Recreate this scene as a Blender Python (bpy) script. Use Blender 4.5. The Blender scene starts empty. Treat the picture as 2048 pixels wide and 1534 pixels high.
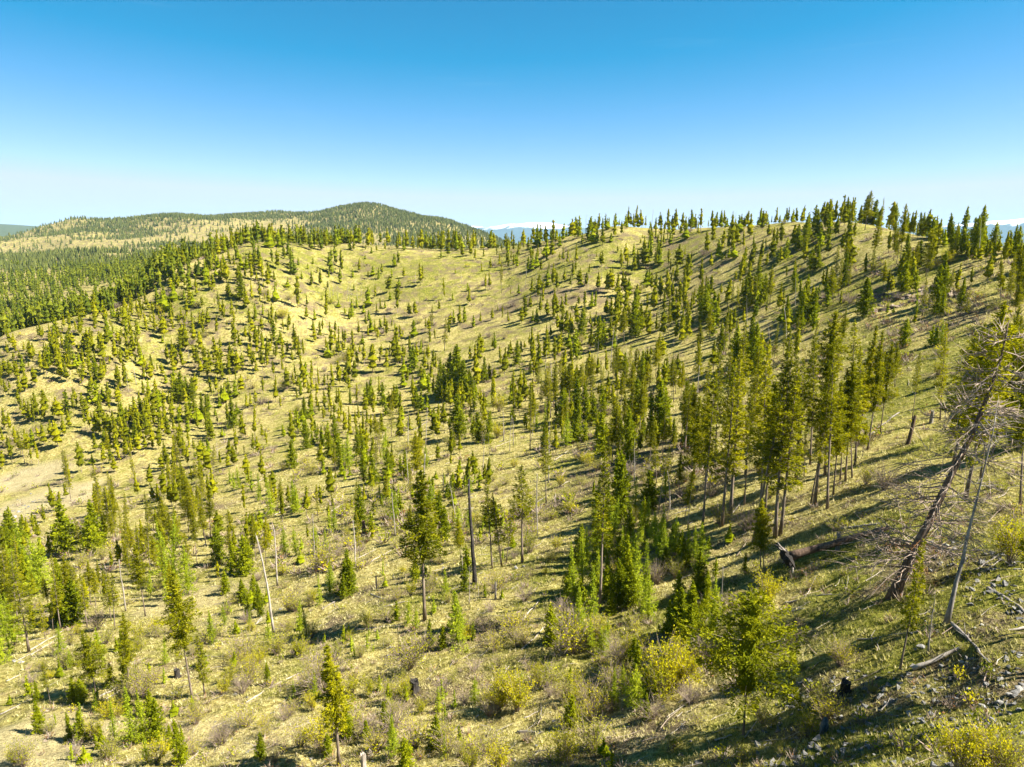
import bpy, bmesh, math, random
import numpy as np
from mathutils import Vector, Matrix

SC = bpy.context.scene
COL = SC.collection
rnd = random.Random(7)
NR = np.random.RandomState(11)

# ------------------------------------------------------------------ camera
F = 1400.0                       # focal length in pixels of a 2048 px wide frame
PITCH = math.radians(11.8)
cam_d = bpy.data.cameras.new('camera'); cam = bpy.data.objects.new('camera', cam_d); COL.objects.link(cam)
cam_d.sensor_width = 36.0; cam_d.lens = F / 2048 * 36.0
cam_d.clip_start = 0.5; cam_d.clip_end = 120000
cam.location = (0, 0, 0); cam.rotation_euler = (math.pi / 2 - PITCH, 0, 0)
SC.camera = cam

# ------------------------------------------------------------------ sky, sun, exposure
SUN_AZ, SUN_EL = math.radians(101), math.radians(48)     # clockwise from the view direction (+Y)
w = bpy.data.worlds.new('World'); SC.world = w; w.use_nodes = True
nt = w.node_tree; nt.nodes.clear()
sky = nt.nodes.new('ShaderNodeTexSky'); sky.sky_type = 'NISHITA'; sky.sun_disc = False
sky.sun_elevation = SUN_EL; sky.sun_rotation = SUN_AZ
sky.altitude = 900; sky.air_density = 0.7; sky.dust_density = 0.0; sky.ozone_density = 3.0
hs = nt.nodes.new('ShaderNodeVectorMath'); hs.operation = 'MULTIPLY_ADD'      # the photograph's deeper, more saturated blue
hs.inputs[1].default_value = (1.50, .92, .94); hs.inputs[2].default_value = (-1.83, -.12, 0)
hmx = nt.nodes.new('ShaderNodeVectorMath'); hmx.operation = 'MAXIMUM'; hmx.inputs[1].default_value = (.09, .2, .4)
bg = nt.nodes.new('ShaderNodeBackground'); bg.inputs['Strength'].default_value = 0.05
wo = nt.nodes.new('ShaderNodeOutputWorld')
nt.links.new(sky.outputs[0], hs.inputs[0]); nt.links.new(hs.outputs[0], hmx.inputs[0]); 
wtc = nt.nodes.new('ShaderNodeTexCoord'); wmp = nt.nodes.new('ShaderNodeMapping'); wmp.inputs['Scale'].default_value = (2.2, 2.2, 34)      # a few faint cirrus streaks
wn = nt.nodes.new('ShaderNodeTexNoise'); wn.inputs['Scale'].default_value = 1.6; wn.inputs['Detail'].default_value = 7; wn.inputs['Roughness'].default_value = .62
wr = nt.nodes.new('ShaderNodeMapRange'); wr.inputs[1].default_value = .62; wr.inputs[2].default_value = .9; wr.inputs[4].default_value = .06
wx = nt.nodes.new('ShaderNodeMix'); wx.data_type = 'RGBA'; wx.inputs[7].default_value = (7.2, 7.6, 8.0, 1)
nt.links.new(wtc.outputs['Generated'], wmp.inputs[0]); nt.links.new(wmp.outputs[0], wn.inputs['Vector']); nt.links.new(wn.outputs[0], wr.inputs[0]); nt.links.new(wr.outputs[0], wx.inputs[0])
hmn = nt.nodes.new('ShaderNodeVectorMath'); hmn.operation = 'MINIMUM'; hmn.inputs[1].default_value = (3.75, 4.35, 5.0)
nt.links.new(hmx.outputs[0], hmn.inputs[0]); nt.links.new(hmn.outputs[0], wx.inputs[6]); nt.links.new(wx.outputs[2], bg.inputs[0]); nt.links.new(bg.outputs[0], wo.inputs[0])
sd = bpy.data.lights.new('sun', 'SUN'); sun = bpy.data.objects.new('sun', sd); COL.objects.link(sun)
sd.energy = 5.0; sd.angle = math.radians(0.53); sd.color = (1.0, 0.95, 0.86)
SUNDIR = Vector((math.sin(SUN_AZ) * math.cos(SUN_EL), math.cos(SUN_AZ) * math.cos(SUN_EL), math.sin(SUN_EL)))
sun.rotation_euler = SUNDIR.to_track_quat('Z', 'Y').to_euler()
SC.view_settings.view_transform = 'Standard'; SC.view_settings.look = 'None'
SC.view_settings.exposure = 1.96; SC.view_settings.gamma = 1.0
SC.view_settings.use_curve_mapping = False
HAZE = 2.6e-5
cy = SC.cycles
cy.max_bounces = 6; cy.diffuse_bounces = 2; cy.glossy_bounces = 1; cy.transmission_bounces = 3
cy.transparent_max_bounces = 4; cy.volume_bounces = 0; cy.caustics_reflective = False; cy.caustics_refractive = False
cy.use_denoising = True

# ------------------------------------------------------------------ small helpers
def pix(u, v):
    x = (u - 1024.0) / F; y = (767.0 - v) / F
    dx = x; dy = math.cos(PITCH) + y * math.sin(PITCH); dz = -math.sin(PITCH) + y * math.cos(PITCH)
    return math.atan2(dx, dy), dz / math.hypot(dx, dy)

def proj(p):
    x, y, z = p
    d = y * math.cos(PITCH) - z * math.sin(PITCH); up = y * math.sin(PITCH) + z * math.cos(PITCH)
    return 1024 + F * x / d, 767 - F * up / d

_perm = NR.permutation(4096)
def _hash(ix, iy): return (_perm[(_perm[ix & 4095] + iy) & 4095] / 4095.0) * 2 - 1
def vnoise(x, y):
    ix = np.floor(x).astype(np.int64); iy = np.floor(y).astype(np.int64)
    fx = x - ix; fy = y - iy
    fx = fx * fx * fx * (fx * (fx * 6 - 15) + 10); fy = fy * fy * fy * (fy * (fy * 6 - 15) + 10)
    a = _hash(ix, iy); b = _hash(ix + 1, iy); c = _hash(ix, iy + 1); d = _hash(ix + 1, iy + 1)
    return (a * (1 - fx) + b * fx) * (1 - fy) + (c * (1 - fx) + d * fx) * fy
def fbm(x, y, wl, oct=3):
    s = 0; a = 1.0; t = 0
    for o in range(oct):
        k = 2 ** o / wl; ca, sa = math.cos(o * 1.1 + .4), math.sin(o * 1.1 + .4)
        s = s + a * vnoise((x * ca - y * sa) * k + 17.3 * o + 900, (x * sa + y * ca) * k + 7.7 * o + 900); t += a; a *= .5
    return s / t

def mesh_from(name, V, quads=None, tris=None, tint=None, mats=(), midx=None, smooth=False):
    me = bpy.data.meshes.new(name)
    V = np.asarray(V, dtype=np.float32)
    quads = np.zeros((0, 4), np.int32) if quads is None else np.asarray(quads, np.int32).reshape(-1, 4)
    tris = np.zeros((0, 3), np.int32) if tris is None else np.asarray(tris, np.int32).reshape(-1, 3)
    nq, ntr = len(quads), len(tris)
    me.vertices.add(len(V)); me.vertices.foreach_set('co', V.ravel())
    me.loops.add(nq * 4 + ntr * 3)
    me.loops.foreach_set('vertex_index', np.concatenate([quads.ravel(), tris.ravel()]))
    me.polygons.add(nq + ntr)
    ls = np.concatenate([np.arange(nq) * 4, nq * 4 + np.arange(ntr) * 3]).astype(np.int32)
    me.polygons.foreach_set('loop_start', ls)
    for m in mats: me.materials.append(m)
    if midx is not None: me.polygons.foreach_set('material_index', np.asarray(midx, np.int32))
    me.polygons.foreach_set('use_smooth', np.full(nq + ntr, bool(smooth)))
    if tint is not None:
        at = me.attributes.new('tint', 'FLOAT', 'POINT'); at.data.foreach_set('value', np.asarray(tint, np.float32))
    me.update(calc_edges=True)
    return me

class MB:
    """collects quads and tris with a material slot and a per-vertex tint"""
    def __init__(s): s.V = []; s.Q = []; s.T = []; s.qm = []; s.tm = []; s.t = []; s.n = 0
    def add(s, V, Q=None, T=None, m=0, tint=0.5):
        V = np.asarray(V, float).reshape(-1, 3); k = len(V)
        if Q is not None and len(Q): Q = np.asarray(Q).reshape(-1, 4); s.Q.append(Q + s.n); s.qm.append(np.full(len(Q), m))
        if T is not None and len(T): T = np.asarray(T).reshape(-1, 3); s.T.append(T + s.n); s.tm.append(np.full(len(T), m))
        s.V.append(V); s.t.append(np.broadcast_to(np.asarray(tint, float), (k,))); s.n += k
    def tube(s, pts, rad, sides=5, m=0, tint=0.5, cap=True):
        pts = np.asarray(pts, float); k = len(pts); rad = np.broadcast_to(np.asarray(rad, float), (k,))
        tg = np.gradient(pts, axis=0); tg /= np.linalg.norm(tg, axis=1, keepdims=True) + 1e-9
        ref = np.array([1., 0, 0]) if abs(tg[0][0]) < .8 else np.array([0, 1., 0])
        A = np.cross(tg, ref); A /= np.linalg.norm(A, axis=1, keepdims=True) + 1e-9; B = np.cross(tg, A)
        a = np.arange(sides) * 2 * math.pi / sides
        V = pts[:, None] + rad[:, None, None] * (np.cos(a)[None, :, None] * A[:, None] + np.sin(a)[None, :, None] * B[:, None])
        i = np.arange(k - 1)[:, None] * sides; j = np.arange(sides)[None]; j2 = (j + 1) % sides
        Q = np.stack([i + j, i + j2, i + sides + j2, i + sides + j], -1).reshape(-1, 4)
        V = V.reshape(-1, 3); T = []
        if cap:
            V = np.vstack([V, pts[0], pts[-1]]); c0 = k * sides
            for q in range(sides):
                T.append((c0, (q + 1) % sides, q)); T.append((c0 + 1, (k - 1) * sides + q, (k - 1) * sides + (q + 1) % sides))
        s.add(V, Q, T, m, tint)
    def cards(s, P, D, L, W, rng, m=0, tint=None, fold=.25):
        n = len(P); R = rng.normal(size=(n, 3))
        S = np.cross(D, R); S /= np.linalg.norm(S, axis=1, keepdims=True) + 1e-9; N = np.cross(D, S)
        L = np.asarray(L).reshape(-1, 1) * np.ones((n, 1)); W = np.asarray(W).reshape(-1, 1) * np.ones((n, 1))
        mid = P + D * L * rng.uniform(.4, .6, (n, 1)) 
        V = np.stack([P, mid + S * W * .5 + N * W * fold * .5, P + D * L, mid - S * W * .5 + N * W * fold * .5], 1).reshape(-1, 3)
        if tint is None: tint = rng.uniform(0, 1, n)
        s.add(V, np.arange(n * 4).reshape(-1, 4), None, m, np.repeat(tint, 4))
    def arrays(s):
        V = np.vstack(s.V); Q = np.vstack(s.Q) if s.Q else np.zeros((0, 4), int); T = np.vstack(s.T) if s.T else np.zeros((0, 3), int)
        qm = np.concatenate(s.qm) if s.qm else np.zeros(0, int); tm = np.concatenate(s.tm) if s.tm else np.zeros(0, int)
        return V, Q, T, qm, tm, np.concatenate(s.t)
    def mesh(s, name, mats, smooth=False):
        V, Q, T, qm, tm, t = s.arrays()
        return mesh_from(name, V, Q, T, t, mats, np.concatenate([qm, tm]), smooth)

def link(name, data, parent=None):
    o = bpy.data.objects.new(name, data); COL.objects.link(o)
    if parent: o.parent = parent
    return o
def tag(o, label=None, cat=None, group=None, kind=None):
    if label: o['label'] = label
    if cat: o['category'] = cat
    if group: o['group'] = group
    if kind: o['kind'] = kind
    return o

# ------------------------------------------------------------------ materials
def newmat(name):
    m = bpy.data.materials.new(name); m.use_nodes = True; m.node_tree.nodes.clear(); return m, m.node_tree
def N(t, ty, **kw):
    n = t.nodes.new(ty)
    for k, v in kw.items():
        if k in n.inputs: n.inputs[k].default_value = v
        else: setattr(n, k, v)
    return n
def ramp(t, fac, stops):
    r = t.nodes.new('ShaderNodeValToRGB'); e = r.color_ramp.elements
    while len(e) < len(stops): e.new(.5)
    for q, (p, c) in zip(e, stops): q.position = p; q.color = (*c, 1)
    t.links.new(fac, r.inputs[0]); return r.outputs[0]
def mixc(t, fac, a, b, bt='MIX'):
    m = t.nodes.new('ShaderNodeMix'); m.data_type = 'RGBA'; m.blend_type = bt
    for sock, val in ((m.inputs[0], fac), (m.inputs[6], a), (m.inputs[7], b)):
        if hasattr(val, 'links'): t.links.new(val, sock)
        elif isinstance(val, tuple): sock.default_value = (*val, 1)
        else: sock.default_value = val
    return m.outputs[2]
def noise(t, vec, scale, detail=4, rough=.55):
    n = N(t, 'ShaderNodeTexNoise', Scale=scale, Detail=detail, Roughness=rough)
    t.links.new(vec, n.inputs['Vector']); return n.outputs[0]
def mrange(t, v, a, b, c=0., d=1.):
    n = t.nodes.new('ShaderNodeMapRange'); t.links.new(v, n.inputs[0])
    for i, q in zip((1, 2, 3, 4), (a, b, c, d)): n.inputs[i].default_value = q
    return n.outputs[0]
def mth(t, op, a, b=None):
    n = t.nodes.new('ShaderNodeMath'); n.operation = op
    for i, q in enumerate((a, b)):
        if q is None: continue
        if hasattr(q, 'links'): t.links.new(q, n.inputs[i])
        else: n.inputs[i].default_value = q
    return n.outputs[0]

def foliage_mat(name, dark, mid, light, trans=.35, objvar=.5):
    m, t = newmat(name)
    a = N(t, 'ShaderNodeAttribute', attribute_name='tint')
    oi = t.nodes.new('ShaderNodeObjectInfo')
    f = mth(t, 'ADD', a.outputs['Fac'], mth(t, 'MULTIPLY', mth(t, 'SUBTRACT', oi.outputs['Random'], .40), objvar))
    c = ramp(t, f, [(0, dark), (.5, mid), (1, light)])
    d = N(t, 'ShaderNodeBsdfDiffuse'); tr = N(t, 'ShaderNodeBsdfTranslucent'); mx = N(t, 'ShaderNodeMixShader', Fac=trans)
    t.links.new(c, d.inputs[0]); t.links.new(mixc(t, 1.0, c, (1.0, 1.0, .62), 'MULTIPLY'), tr.inputs[0])
    t.links.new(d.outputs[0], mx.inputs[1]); t.links.new(tr.outputs[0], mx.inputs[2])
    o = N(t, 'ShaderNodeOutputMaterial'); t.links.new(mx.outputs[0], o.inputs[0]); return m

def bark_mat(name, a, b, c, scale=6.0, bump=.4):
    m, t = newmat(name)
    tc = t.nodes.new('ShaderNodeTexCoord'); oi = t.nodes.new('ShaderNodeObjectInfo')
    mp = N(t, 'ShaderNodeMapping'); mp.inputs['Scale'].default_value = (1, 1, .18); t.links.new(tc.outputs['Object'], mp.inputs[0])
    n = noise(t, mp.outputs[0], scale, 5, .65)
    n2 = noise(t, tc.outputs['Object'], .6, 2)
    f = mth(t, 'ADD', n, mth(t, 'MULTIPLY', mth(t, 'SUBTRACT', n2, .5), .5))
    col = ramp(t, f, [(.3, a), (.5, b), (.72, c)])
    p = N(t, 'ShaderNodeBsdfPrincipled', Roughness=.95); p.inputs['Specular IOR Level'].default_value = .15
    t.links.new(col, p.inputs['Base Color'])
    bp = N(t, 'ShaderNodeBump', Strength=bump, Distance=.05); t.links.new(n, bp.inputs['Height']); t.links.new(bp.outputs[0], p.inputs['Normal'])
    o = N(t, 'ShaderNodeOutputMaterial'); t.links.new(p.outputs[0], o.inputs[0]); return m

M = {}
M['pine'] = foliage_mat('pine_needles', (.085, .098, .005), (.205, .206, .006), (.38, .345, .009), .42)
M['fir'] = foliage_mat('fir_needles', (.085, .110, .005), (.205, .235, .006), (.34, .355, .010), .42)
M['valley'] = foliage_mat('valley_needles', (.075, .105, .010), (.165, .188, .014), (.29, .285, .02), .42, 0.)
M['bushy'] = foliage_mat('bushy_pine_needles', (.085, .105, .005), (.20, .21, .007), (.36, .335, .010), .40, 0.)
M['far_fir'] = foliage_mat('far_fir_needles', (.065, .080, .022), (.115, .130, .032), (.18, .185, .045), .3, 0.)
M['larch'] = foliage_mat('larch_needles', (.17, .22, .012), (.29, .345, .016), (.42, .455, .025), .45)
M['yellow'] = foliage_mat('yellow_leaves', (.17, .20, .008), (.36, .34, .01), (.54, .46, .012), .42)
M['green_leaf'] = foliage_mat('green_leaves', (.17, .19, .015), (.31, .31, .022), (.46, .42, .035), .42)
M['rusty'] = foliage_mat('dead_needles', (.14, .07, .03), (.23, .11, .05), (.30, .17, .08), .25)
M['tuft'] = foliage_mat('grass_blades', (.12, .14, .014), (.32, .285, .075), (.58, .51, .27), .4, 0.)
M['twig'] = bark_mat('twigs', (.16, .115, .085), (.25, .19, .145), (.36, .29, .22), 8)
M['bark'] = bark_mat('pine_bark', (.085, .062, .045), (.17, .13, .095), (.31, .25, .19), 7)
M['deadwood'] = bark_mat('bleached_wood', (.17, .142, .112), (.30, .258, .208), (.46, .41, .34), 6)
M['greywood'] = bark_mat('grey_wood', (.10, .085, .07), (.20, .175, .15), (.36, .32, .27), 6)
M['char'] = bark_mat('charred_wood', (.012, .011, .010), (.03, .026, .022), (.085, .07, .055), 7)
M['redbark'] = bark_mat('red_brown_bark', (.045, .030, .022), (.11, .072, .048), (.22, .15, .10), 7)

def rock_mat(name, a, b, c):
    m, t = newmat(name); tc = t.nodes.new('ShaderNodeTexCoord'); oi = t.nodes.new('ShaderNodeObjectInfo')
    n = noise(t, tc.outputs['Object'], 2.2, 6, .65); f = mth(t, 'ADD', n, mth(t, 'MULTIPLY', mth(t, 'SUBTRACT', oi.outputs['Random'], .5), .35))
    col = ramp(t, f, [(.3, a), (.5, b), (.7, c)])
    p = N(t, 'ShaderNodeBsdfPrincipled', Roughness=.9); t.links.new(col, p.inputs['Base Color'])
    bp = N(t, 'ShaderNodeBump', Strength=.6, Distance=.06); t.links.new(noise(t, tc.outputs['Object'], 9, 4), bp.inputs['Height']); t.links.new(bp.outputs[0], p.inputs['Normal'])
    o = N(t, 'ShaderNodeOutputMaterial'); t.links.new(p.outputs[0], o.inputs[0]); return m
M['rock'] = rock_mat('grey_rock', (.09, .085, .076), (.19, .18, .16), (.32, .30, .26))
M['cliff'] = rock_mat('brown_rock', (.05, .035, .025), (.15, .105, .07), (.30, .23, .15))

# ------------------------------------------------------------------ terrain: control points (u, v, horizontal distance)
CP = [(0,1534,66),(500,1534,50),(1024,1534,40),(1500,1534,33),(2048,1534,28),
 (0,1240,128),(400,1240,100),(820,1240,76),(1200,1240,64),(1500,1240,55),(1800,1240,48),(2048,1240,44),
 (0,1050,225),(400,1050,165),(800,1050,122),(1100,1050,102),(1300,1050,92),(1500,1050,80),(1800,1050,68),(2048,1050,62),
 (0,900,305),(300,900,262),(600,900,212),(900,900,172),(1150,900,146),(1300,900,130),(1600,900,108),(1800,900,96),(2048,900,86),
 (0,800,335),(400,800,305),(800,800,258),(1100,800,214),(1400,800,175),(1700,800,142),(2048,800,118),
 (0,720,362),(300,700,352),(700,700,330),(1000,700,284),(1300,700,240),(1600,700,192),(2048,700,150),
 (330,600,395),(700,600,392),(1000,600,352),(1300,600,306),(1600,600,236),(1850,600,204),(2048,600,185),
 (400,545,412),(700,540,425),(1000,540,398),(1300,540,350),(1600,540,270),(1850,540,228),
 (490,490,440),(600,491,455),(700,493,460),(800,497,460),(940,499,452),(1000,500,446),(1060,488,436),(1140,475,420),(1190,461,408),(1240,453,402),(1400,456,392),(1560,446,345),(1700,442,318),(1770,452,300),(1850,478,262),(1950,500,240),(2048,512,225),
 (0,686,372),(160,640,380),(340,545,412),
 # behind the crest
 (0,715,450),(0,670,560),(0,620,760),(0,560,1050),(160,680,470),(160,625,620),(160,560,900),(340,590,520),(340,560,700),(300,535,1000),
 (490,560,560),(700,570,600),(940,570,600),(1060,560,560),(1240,540,520),(1560,540,470),(1700,540,400),(1850,580,360),(2048,620,330),
 (490,530,1100),(800,540,1100),(1200,560,1100),(1700,600,1000),(2048,640,1000),
 # far hills
 (0,522,1500),(250,520,1500),(500,505,1700),(700,500,1700),(950,505,1900),(1200,545,1900),(1700,560,1900),
 (0,492,2300),(165,442,2600),(215,446,2600),(0,490,2600),(80,468,2600),(340,428,2600),(430,434,2650),(520,429,2700),(640,432,2650),(700,421,2480),(750,416,2450),(800,424,2430),(860,440,2350),(940,465,2300),(1000,488,2350),
 (1100,520,2500),(1700,525,2500),(2048,525,2500),
 (300,480,2000),(600,470,2100),(750,460,2050),
 (0,510,3600),(340,480,3600),(750,480,3600),(1000,505,3600),(1700,505,3600),(2048,505,3600),
 (0,480,6000),(400,486,6000),(1000,492,6000),(2048,492,6000),
 (0,448,9500),(60,452,9500),(118,456,9500),(250,470,9500),(1000,486,9500),(2048,486,9500),
 (0,484,14000),(1000,484,14000),(2048,484,14000),(0,480,24000),(1000,480,24000),(2048,480,24000)]
_pa = np.array([[*pix(u, v), math.log(r)] for u, v, r in CP])
KA = 2.2
_X = np.stack([_pa[:, 0] * KA, _pa[:, 2]], 1); _Y = _pa[:, 1]
def _phi(d2): return np.where(d2 > 1e-12, .5 * d2 * np.log(d2 + 1e-12), 0)
_n = len(_X); _A = np.zeros((_n + 3, _n + 3))
_A[:_n, :_n] = _phi(((_X[:, None] - _X[None]) ** 2).sum(-1)) + np.eye(_n) * 2e-4
_A[:_n, _n] = 1; _A[:_n, _n + 1:] = _X; _A[_n, :_n] = 1; _A[_n + 1:, :_n] = _X.T
_W = np.linalg.solve(_A, np.concatenate([_Y, np.zeros(3)]))
def tfun(az, s):
    az = np.clip(az, -.74, .74) * KA; out = _W[_n] + _W[_n + 1] * az + _W[_n + 2] * s
    for i in range(_n): out = out + _W[i] * _phi((az - _X[i, 0]) ** 2 + (s - _X[i, 1]) ** 2)
    return out

def _seg(a, b, n): return np.linspace(math.log(a), math.log(b), n, endpoint=False)
GS = np.concatenate([_seg(3, 24, 16), _seg(24, 620, 400), _seg(620, 4500, 150), _seg(4500, 24000, 30), [math.log(24000)]])
GA = np.concatenate([np.linspace(-1.35, -.74, 24, endpoint=False), np.linspace(-.74, .74, 470), np.linspace(.74, 1.35, 25)[1:]])
_a, _s = np.meshgrid(GA, GS, indexing='ij'); _r = np.exp(_s)
GX, GY = np.sin(_a) * _r, np.cos(_a) * _r
_se = np.maximum(_s, math.log(26.0)); GZ = tfun(_a, _se) * np.exp(_se)
GZ += np.where(_r < 26, (26 - _r) * .25, 0)
_near = np.clip((900 - _r) / 500, 0, 1); _far = np.clip((_r - 700) / 600, 0, 1) * np.clip((9000 - _r) / 3000, 0, 1)
GZ += _near * (fbm(GX, GY, 38, 2) * np.clip(_r / 90, .5, 1.1) + fbm(GX + 50, GY, 9, 3) * .42 + fbm(GX, GY + 80, 2.6, 2) * np.clip(60 / _r, .15, 1) * .34 + fbm(GX + 31, GY + 7, 1.1, 2) * np.clip(55 / _r, .0, 1) * .17)
_g = 1 - np.abs(fbm(GX + 3000, GY, 420, 3)) * 2
GZ += _far * (fbm(GX, GY + 9000, 260, 4) * 15 + (_g - .4) * 20)
GT = GZ / _r

def _acol(az):
    k = np.clip(np.interp(az, GA, np.arange(len(GA))), 0, len(GA) - 1.001); i = int(k); f = k - i; return i, f
def ground(u, v, rmin=20, rmax=24000):
    az, tt = pix(u, v); i, f = _acol(az); t = GT[i] * (1 - f) + GT[i + 1] * f
    ok = (t >= tt) & (GS > math.log(rmin))
    j = int(np.argmax(ok))
    if not ok[j] or math.exp(GS[j]) > rmax:
        m = np.where((GS > math.log(rmin)) & (GS < math.log(rmax)), t, -9); j = int(np.argmax(m)); s = GS[j]
    else:
        a, b = t[j - 1], t[j]; s = GS[j - 1] + (GS[j] - GS[j - 1]) * min(1, max(0, (tt - a) / (b - a + 1e-9)))
    r = math.exp(s); x, y = math.sin(az) * r, math.cos(az) * r
    return Vector((x, y, height(x, y)))
def height(x, y):
    az = math.atan2(x, y); s = math.log(max(3.1, math.hypot(x, y))); i, f = _acol(az)
    k = min(max(np.interp(s, GS, np.arange(len(GS))), 0), len(GS) - 1.001); j = int(k); g = k - j
    return float((GZ[i, j] * (1 - f) + GZ[i + 1, j] * f) * (1 - g) + (GZ[i, j + 1] * (1 - f) + GZ[i + 1, j + 1] * f) * g)
def top_z(p, u, vtop):
    az, tt = pix(u, vtop); return tt * math.hypot(p.x, p.y) - p.z
def seen(p, margin=.004):
    """is the ground point in view, with nothing of the terrain in front"""
    az = math.atan2(p.x, p.y); r = math.hypot(p.x, p.y); i, f = _acol(az); t = GT[i] * (1 - f) + GT[i + 1] * f
    m = GS < math.log(r) - .03
    return (t[m].max() if m.any() else -9) <= p.z / r + margin

# ------------------------------------------------------------------ ground sheet
def in_poly(U, V, poly):
    inside = np.zeros(U.shape, bool); n = len(poly)
    for i in range(n):
        x1, y1 = poly[i]; x2, y2 = poly[(i + 1) % n]
        c = ((y1 > V) != (y2 > V)) & (U < (x2 - x1) * (V - y1) / ((y2 - y1) + 1e-9) + x1); inside ^= c
    return inside
na, ns = len(GA), len(GS)
gv = np.stack([GX, GY, GZ], -1).reshape(-1, 3)
ii, jj = np.meshgrid(np.arange(na - 1), np.arange(ns - 1), indexing='ij')
q0 = ii * ns + jj
gq = np.stack([q0, q0 + 1, q0 + ns + 1, q0 + ns], -1).reshape(-1, 4)[:, ::-1]
gme = mesh_from('ground', gv, gq, smooth=True)
def ground_discs(discs):
    """soft patches of another ground cover: (u, v, radius in metres along x, along y, weight)"""
    out = np.zeros(GX.shape)
    for u, v, rx, ry, wt in discs:
        p = ground(u, v, rmax=900); d = ((GX - p.x) / rx) ** 2 + ((GY - p.y) / ry) ** 2
        out = np.maximum(out, wt * np.clip(1.6 - d * 1.2 + fbm(GX, GY, rx * .5, 3) * .9, 0, 1))
    return out
bare = ground_discs([(90,1000,16,14,1),(40,960,20,10,1),(20,1040,12,10,.8),(150,1050,6,12,.9),(350,1200,5,8,.5),(60,1490,9,7,.8),(500,1230,6,6,.4),
    (420,1190,9,5,.6),(450,1480,7,5,.5),(210,1130,9,6,.5)])
brown = ground_discs([(1150,590,18,10,.8),(1020,610,22,9,.7),(960,640,16,9,.7),(1270,480,16,8,.6),(1380,480,18,8,.6),(1480,470,16,7,.5),(840,660,18,8,.6),(760,620,14,7,.5),
    (1060,600,20,8,.7),(640,620,14,7,.5),(560,740,18,9,.5),(420,720,18,9,.5),(660,760,20,9,.4),(330,640,14,8,.5),(1250,940,14,12,.9),(1330,900,12,10,.9),(1400,960,10,9,.7),
    (1160,880,10,6,.7),(900,1270,7,5,.6),(1020,1280,7,5,.6),(1010,1060,10,8,.5),(800,1180,8,6,.5),(1230,1380,6,4,.6),(1500,1370,5,4,.4),(900,1380,7,4,.6),(820,1300,6,4,.4),(1300,1300,5,4,.5),
    (1900,640,12,8,.6),(1700,600,14,8,.5),(980,760,16,8,.4),(1250,1480,5,3,.6),(1850,1370,3,2.5,.9),(1950,1400,3,2,.8),(700,1240,7,5,.4),(580,1010,10,8,.4),(470,1000,10,8,.5),(1720,1420,5,4,.6),(1980,1250,5,4,.6),(1650,1330,5,4,.5),(1900,1120,6,5,.5),(1560,1290,5,4,.5),(1800,1500,4,3,.5),(1600,1080,8,6,.5),(1450,1080,8,6,.6)])
green = ground_discs([(1760,560,22,14,.7),(1600,520,24,12,.7),(1500,600,22,14,.5),(1650,480,20,9,.6),(1850,720,16,14,.7),(1750,820,14,12,.7),(1950,880,10,9,.5),(1900,760,12,12,.6),
    (560,510,40,24,.6),(700,525,44,26,.6),(880,545,46,28,.6),(1150,520,40,26,.6),(640,570,40,24,.5),(1000,500,34,24,.5),(420,600,34,24,.5),(300,680,34,24,.5),(1350,500,36,24,.5),(1700,1100,8,7,.8),(1800,1150,8,7,.9),(1650,1250,7,6,.9),(1850,1280,7,6,.9),(1950,1200,7,6,.8),
    (1600,1400,6,5,.8),(1750,1480,5,4,.9),(1900,1450,5,4,.8),(1500,1480,5,4,.7),(1950,1330,6,4,.8),(1100,1150,6,10,.5),(1150,1000,6,12,.5),(1340,1230,6,4,.5),(860,1190,6,5,.4),(1120,1320,6,5,.5)])
brown = np.maximum(brown, np.clip((np.exp(_s) - 800) / 400, 0, .55))
brown = np.maximum(brown, .30 * np.clip((np.exp(_s) - 200) / 120, 0, 1))
wooded = np.clip((np.exp(_s) - 3300) / 1200, 0, 1)
for nm, arr in (('wooded', wooded), ('bare', bare), ('brown', brown), ('green', green)):
    at = gme.attributes.new(nm, 'FLOAT', 'POINT'); at.data.foreach_set('value', arr.astype(np.float32).ravel())
m, t = newmat('grassland')
tc = t.nodes.new('ShaderNodeTexCoord'); P = tc.outputs['Object']
def att(n): return N(t, 'ShaderNodeAttribute', attribute_name=n).outputs['Fac']
n1 = noise(t, P, .045, 5, .6); n2 = noise(t, P, .3, 5, .62); n3 = noise(t, P, 1.4, 5, .7); n4 = noise(t, P, 5.5, 3, .7)
straw = ramp(t, n3, [(.34, (.15, .112, .034)), (.49, (.31, .258, .078)), (.64, (.47, .405, .17))])
grn = ramp(t, n3, [(.34, (.058, .066, .009)), (.5, (.160, .162, .022)), (.66, (.29, .262, .06))])
brn = ramp(t, n4, [(.34, (.055, .038, .024)), (.5, (.135, .098, .06)), (.72, (.25, .19, .118))])
soil = ramp(t, n2, [(.3, (.27, .22, .11)), (.7, (.43, .365, .205))])
gf = mth(t, 'ADD', mth(t, 'ADD', mth(t, 'MULTIPLY', mth(t, 'SUBTRACT', n2, .5), 2.6), mth(t, 'MULTIPLY', mth(t, 'SUBTRACT', n1, .5), 2.2)), mth(t, 'ADD', .32, mth(t, 'MULTIPLY', att('green'), .75)))
col = mixc(t, mrange(t, gf, .1, .9), straw, grn)
n5 = noise(t, P, .14, 6, .7)
bf = mth(t, 'ADD', mth(t, 'MULTIPLY', mth(t, 'SUBTRACT', n5, .53), 5.2), mth(t, 'MULTIPLY', att('brown'), 1.0))
col = mixc(t, mrange(t, bf, .05, .8, 0, .85), col, brn)
col = mixc(t, mth(t, 'MULTIPLY', att('bare'), .85), col, soil)
col = mixc(t, mrange(t, n4, .32, .55, .95, 0.), col, mixc(t, 1.0, col, (.40, .37, .30), 'MULTIPLY'))  # shade in the gaps between tussocks, put into the colour where the noise dips
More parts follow.
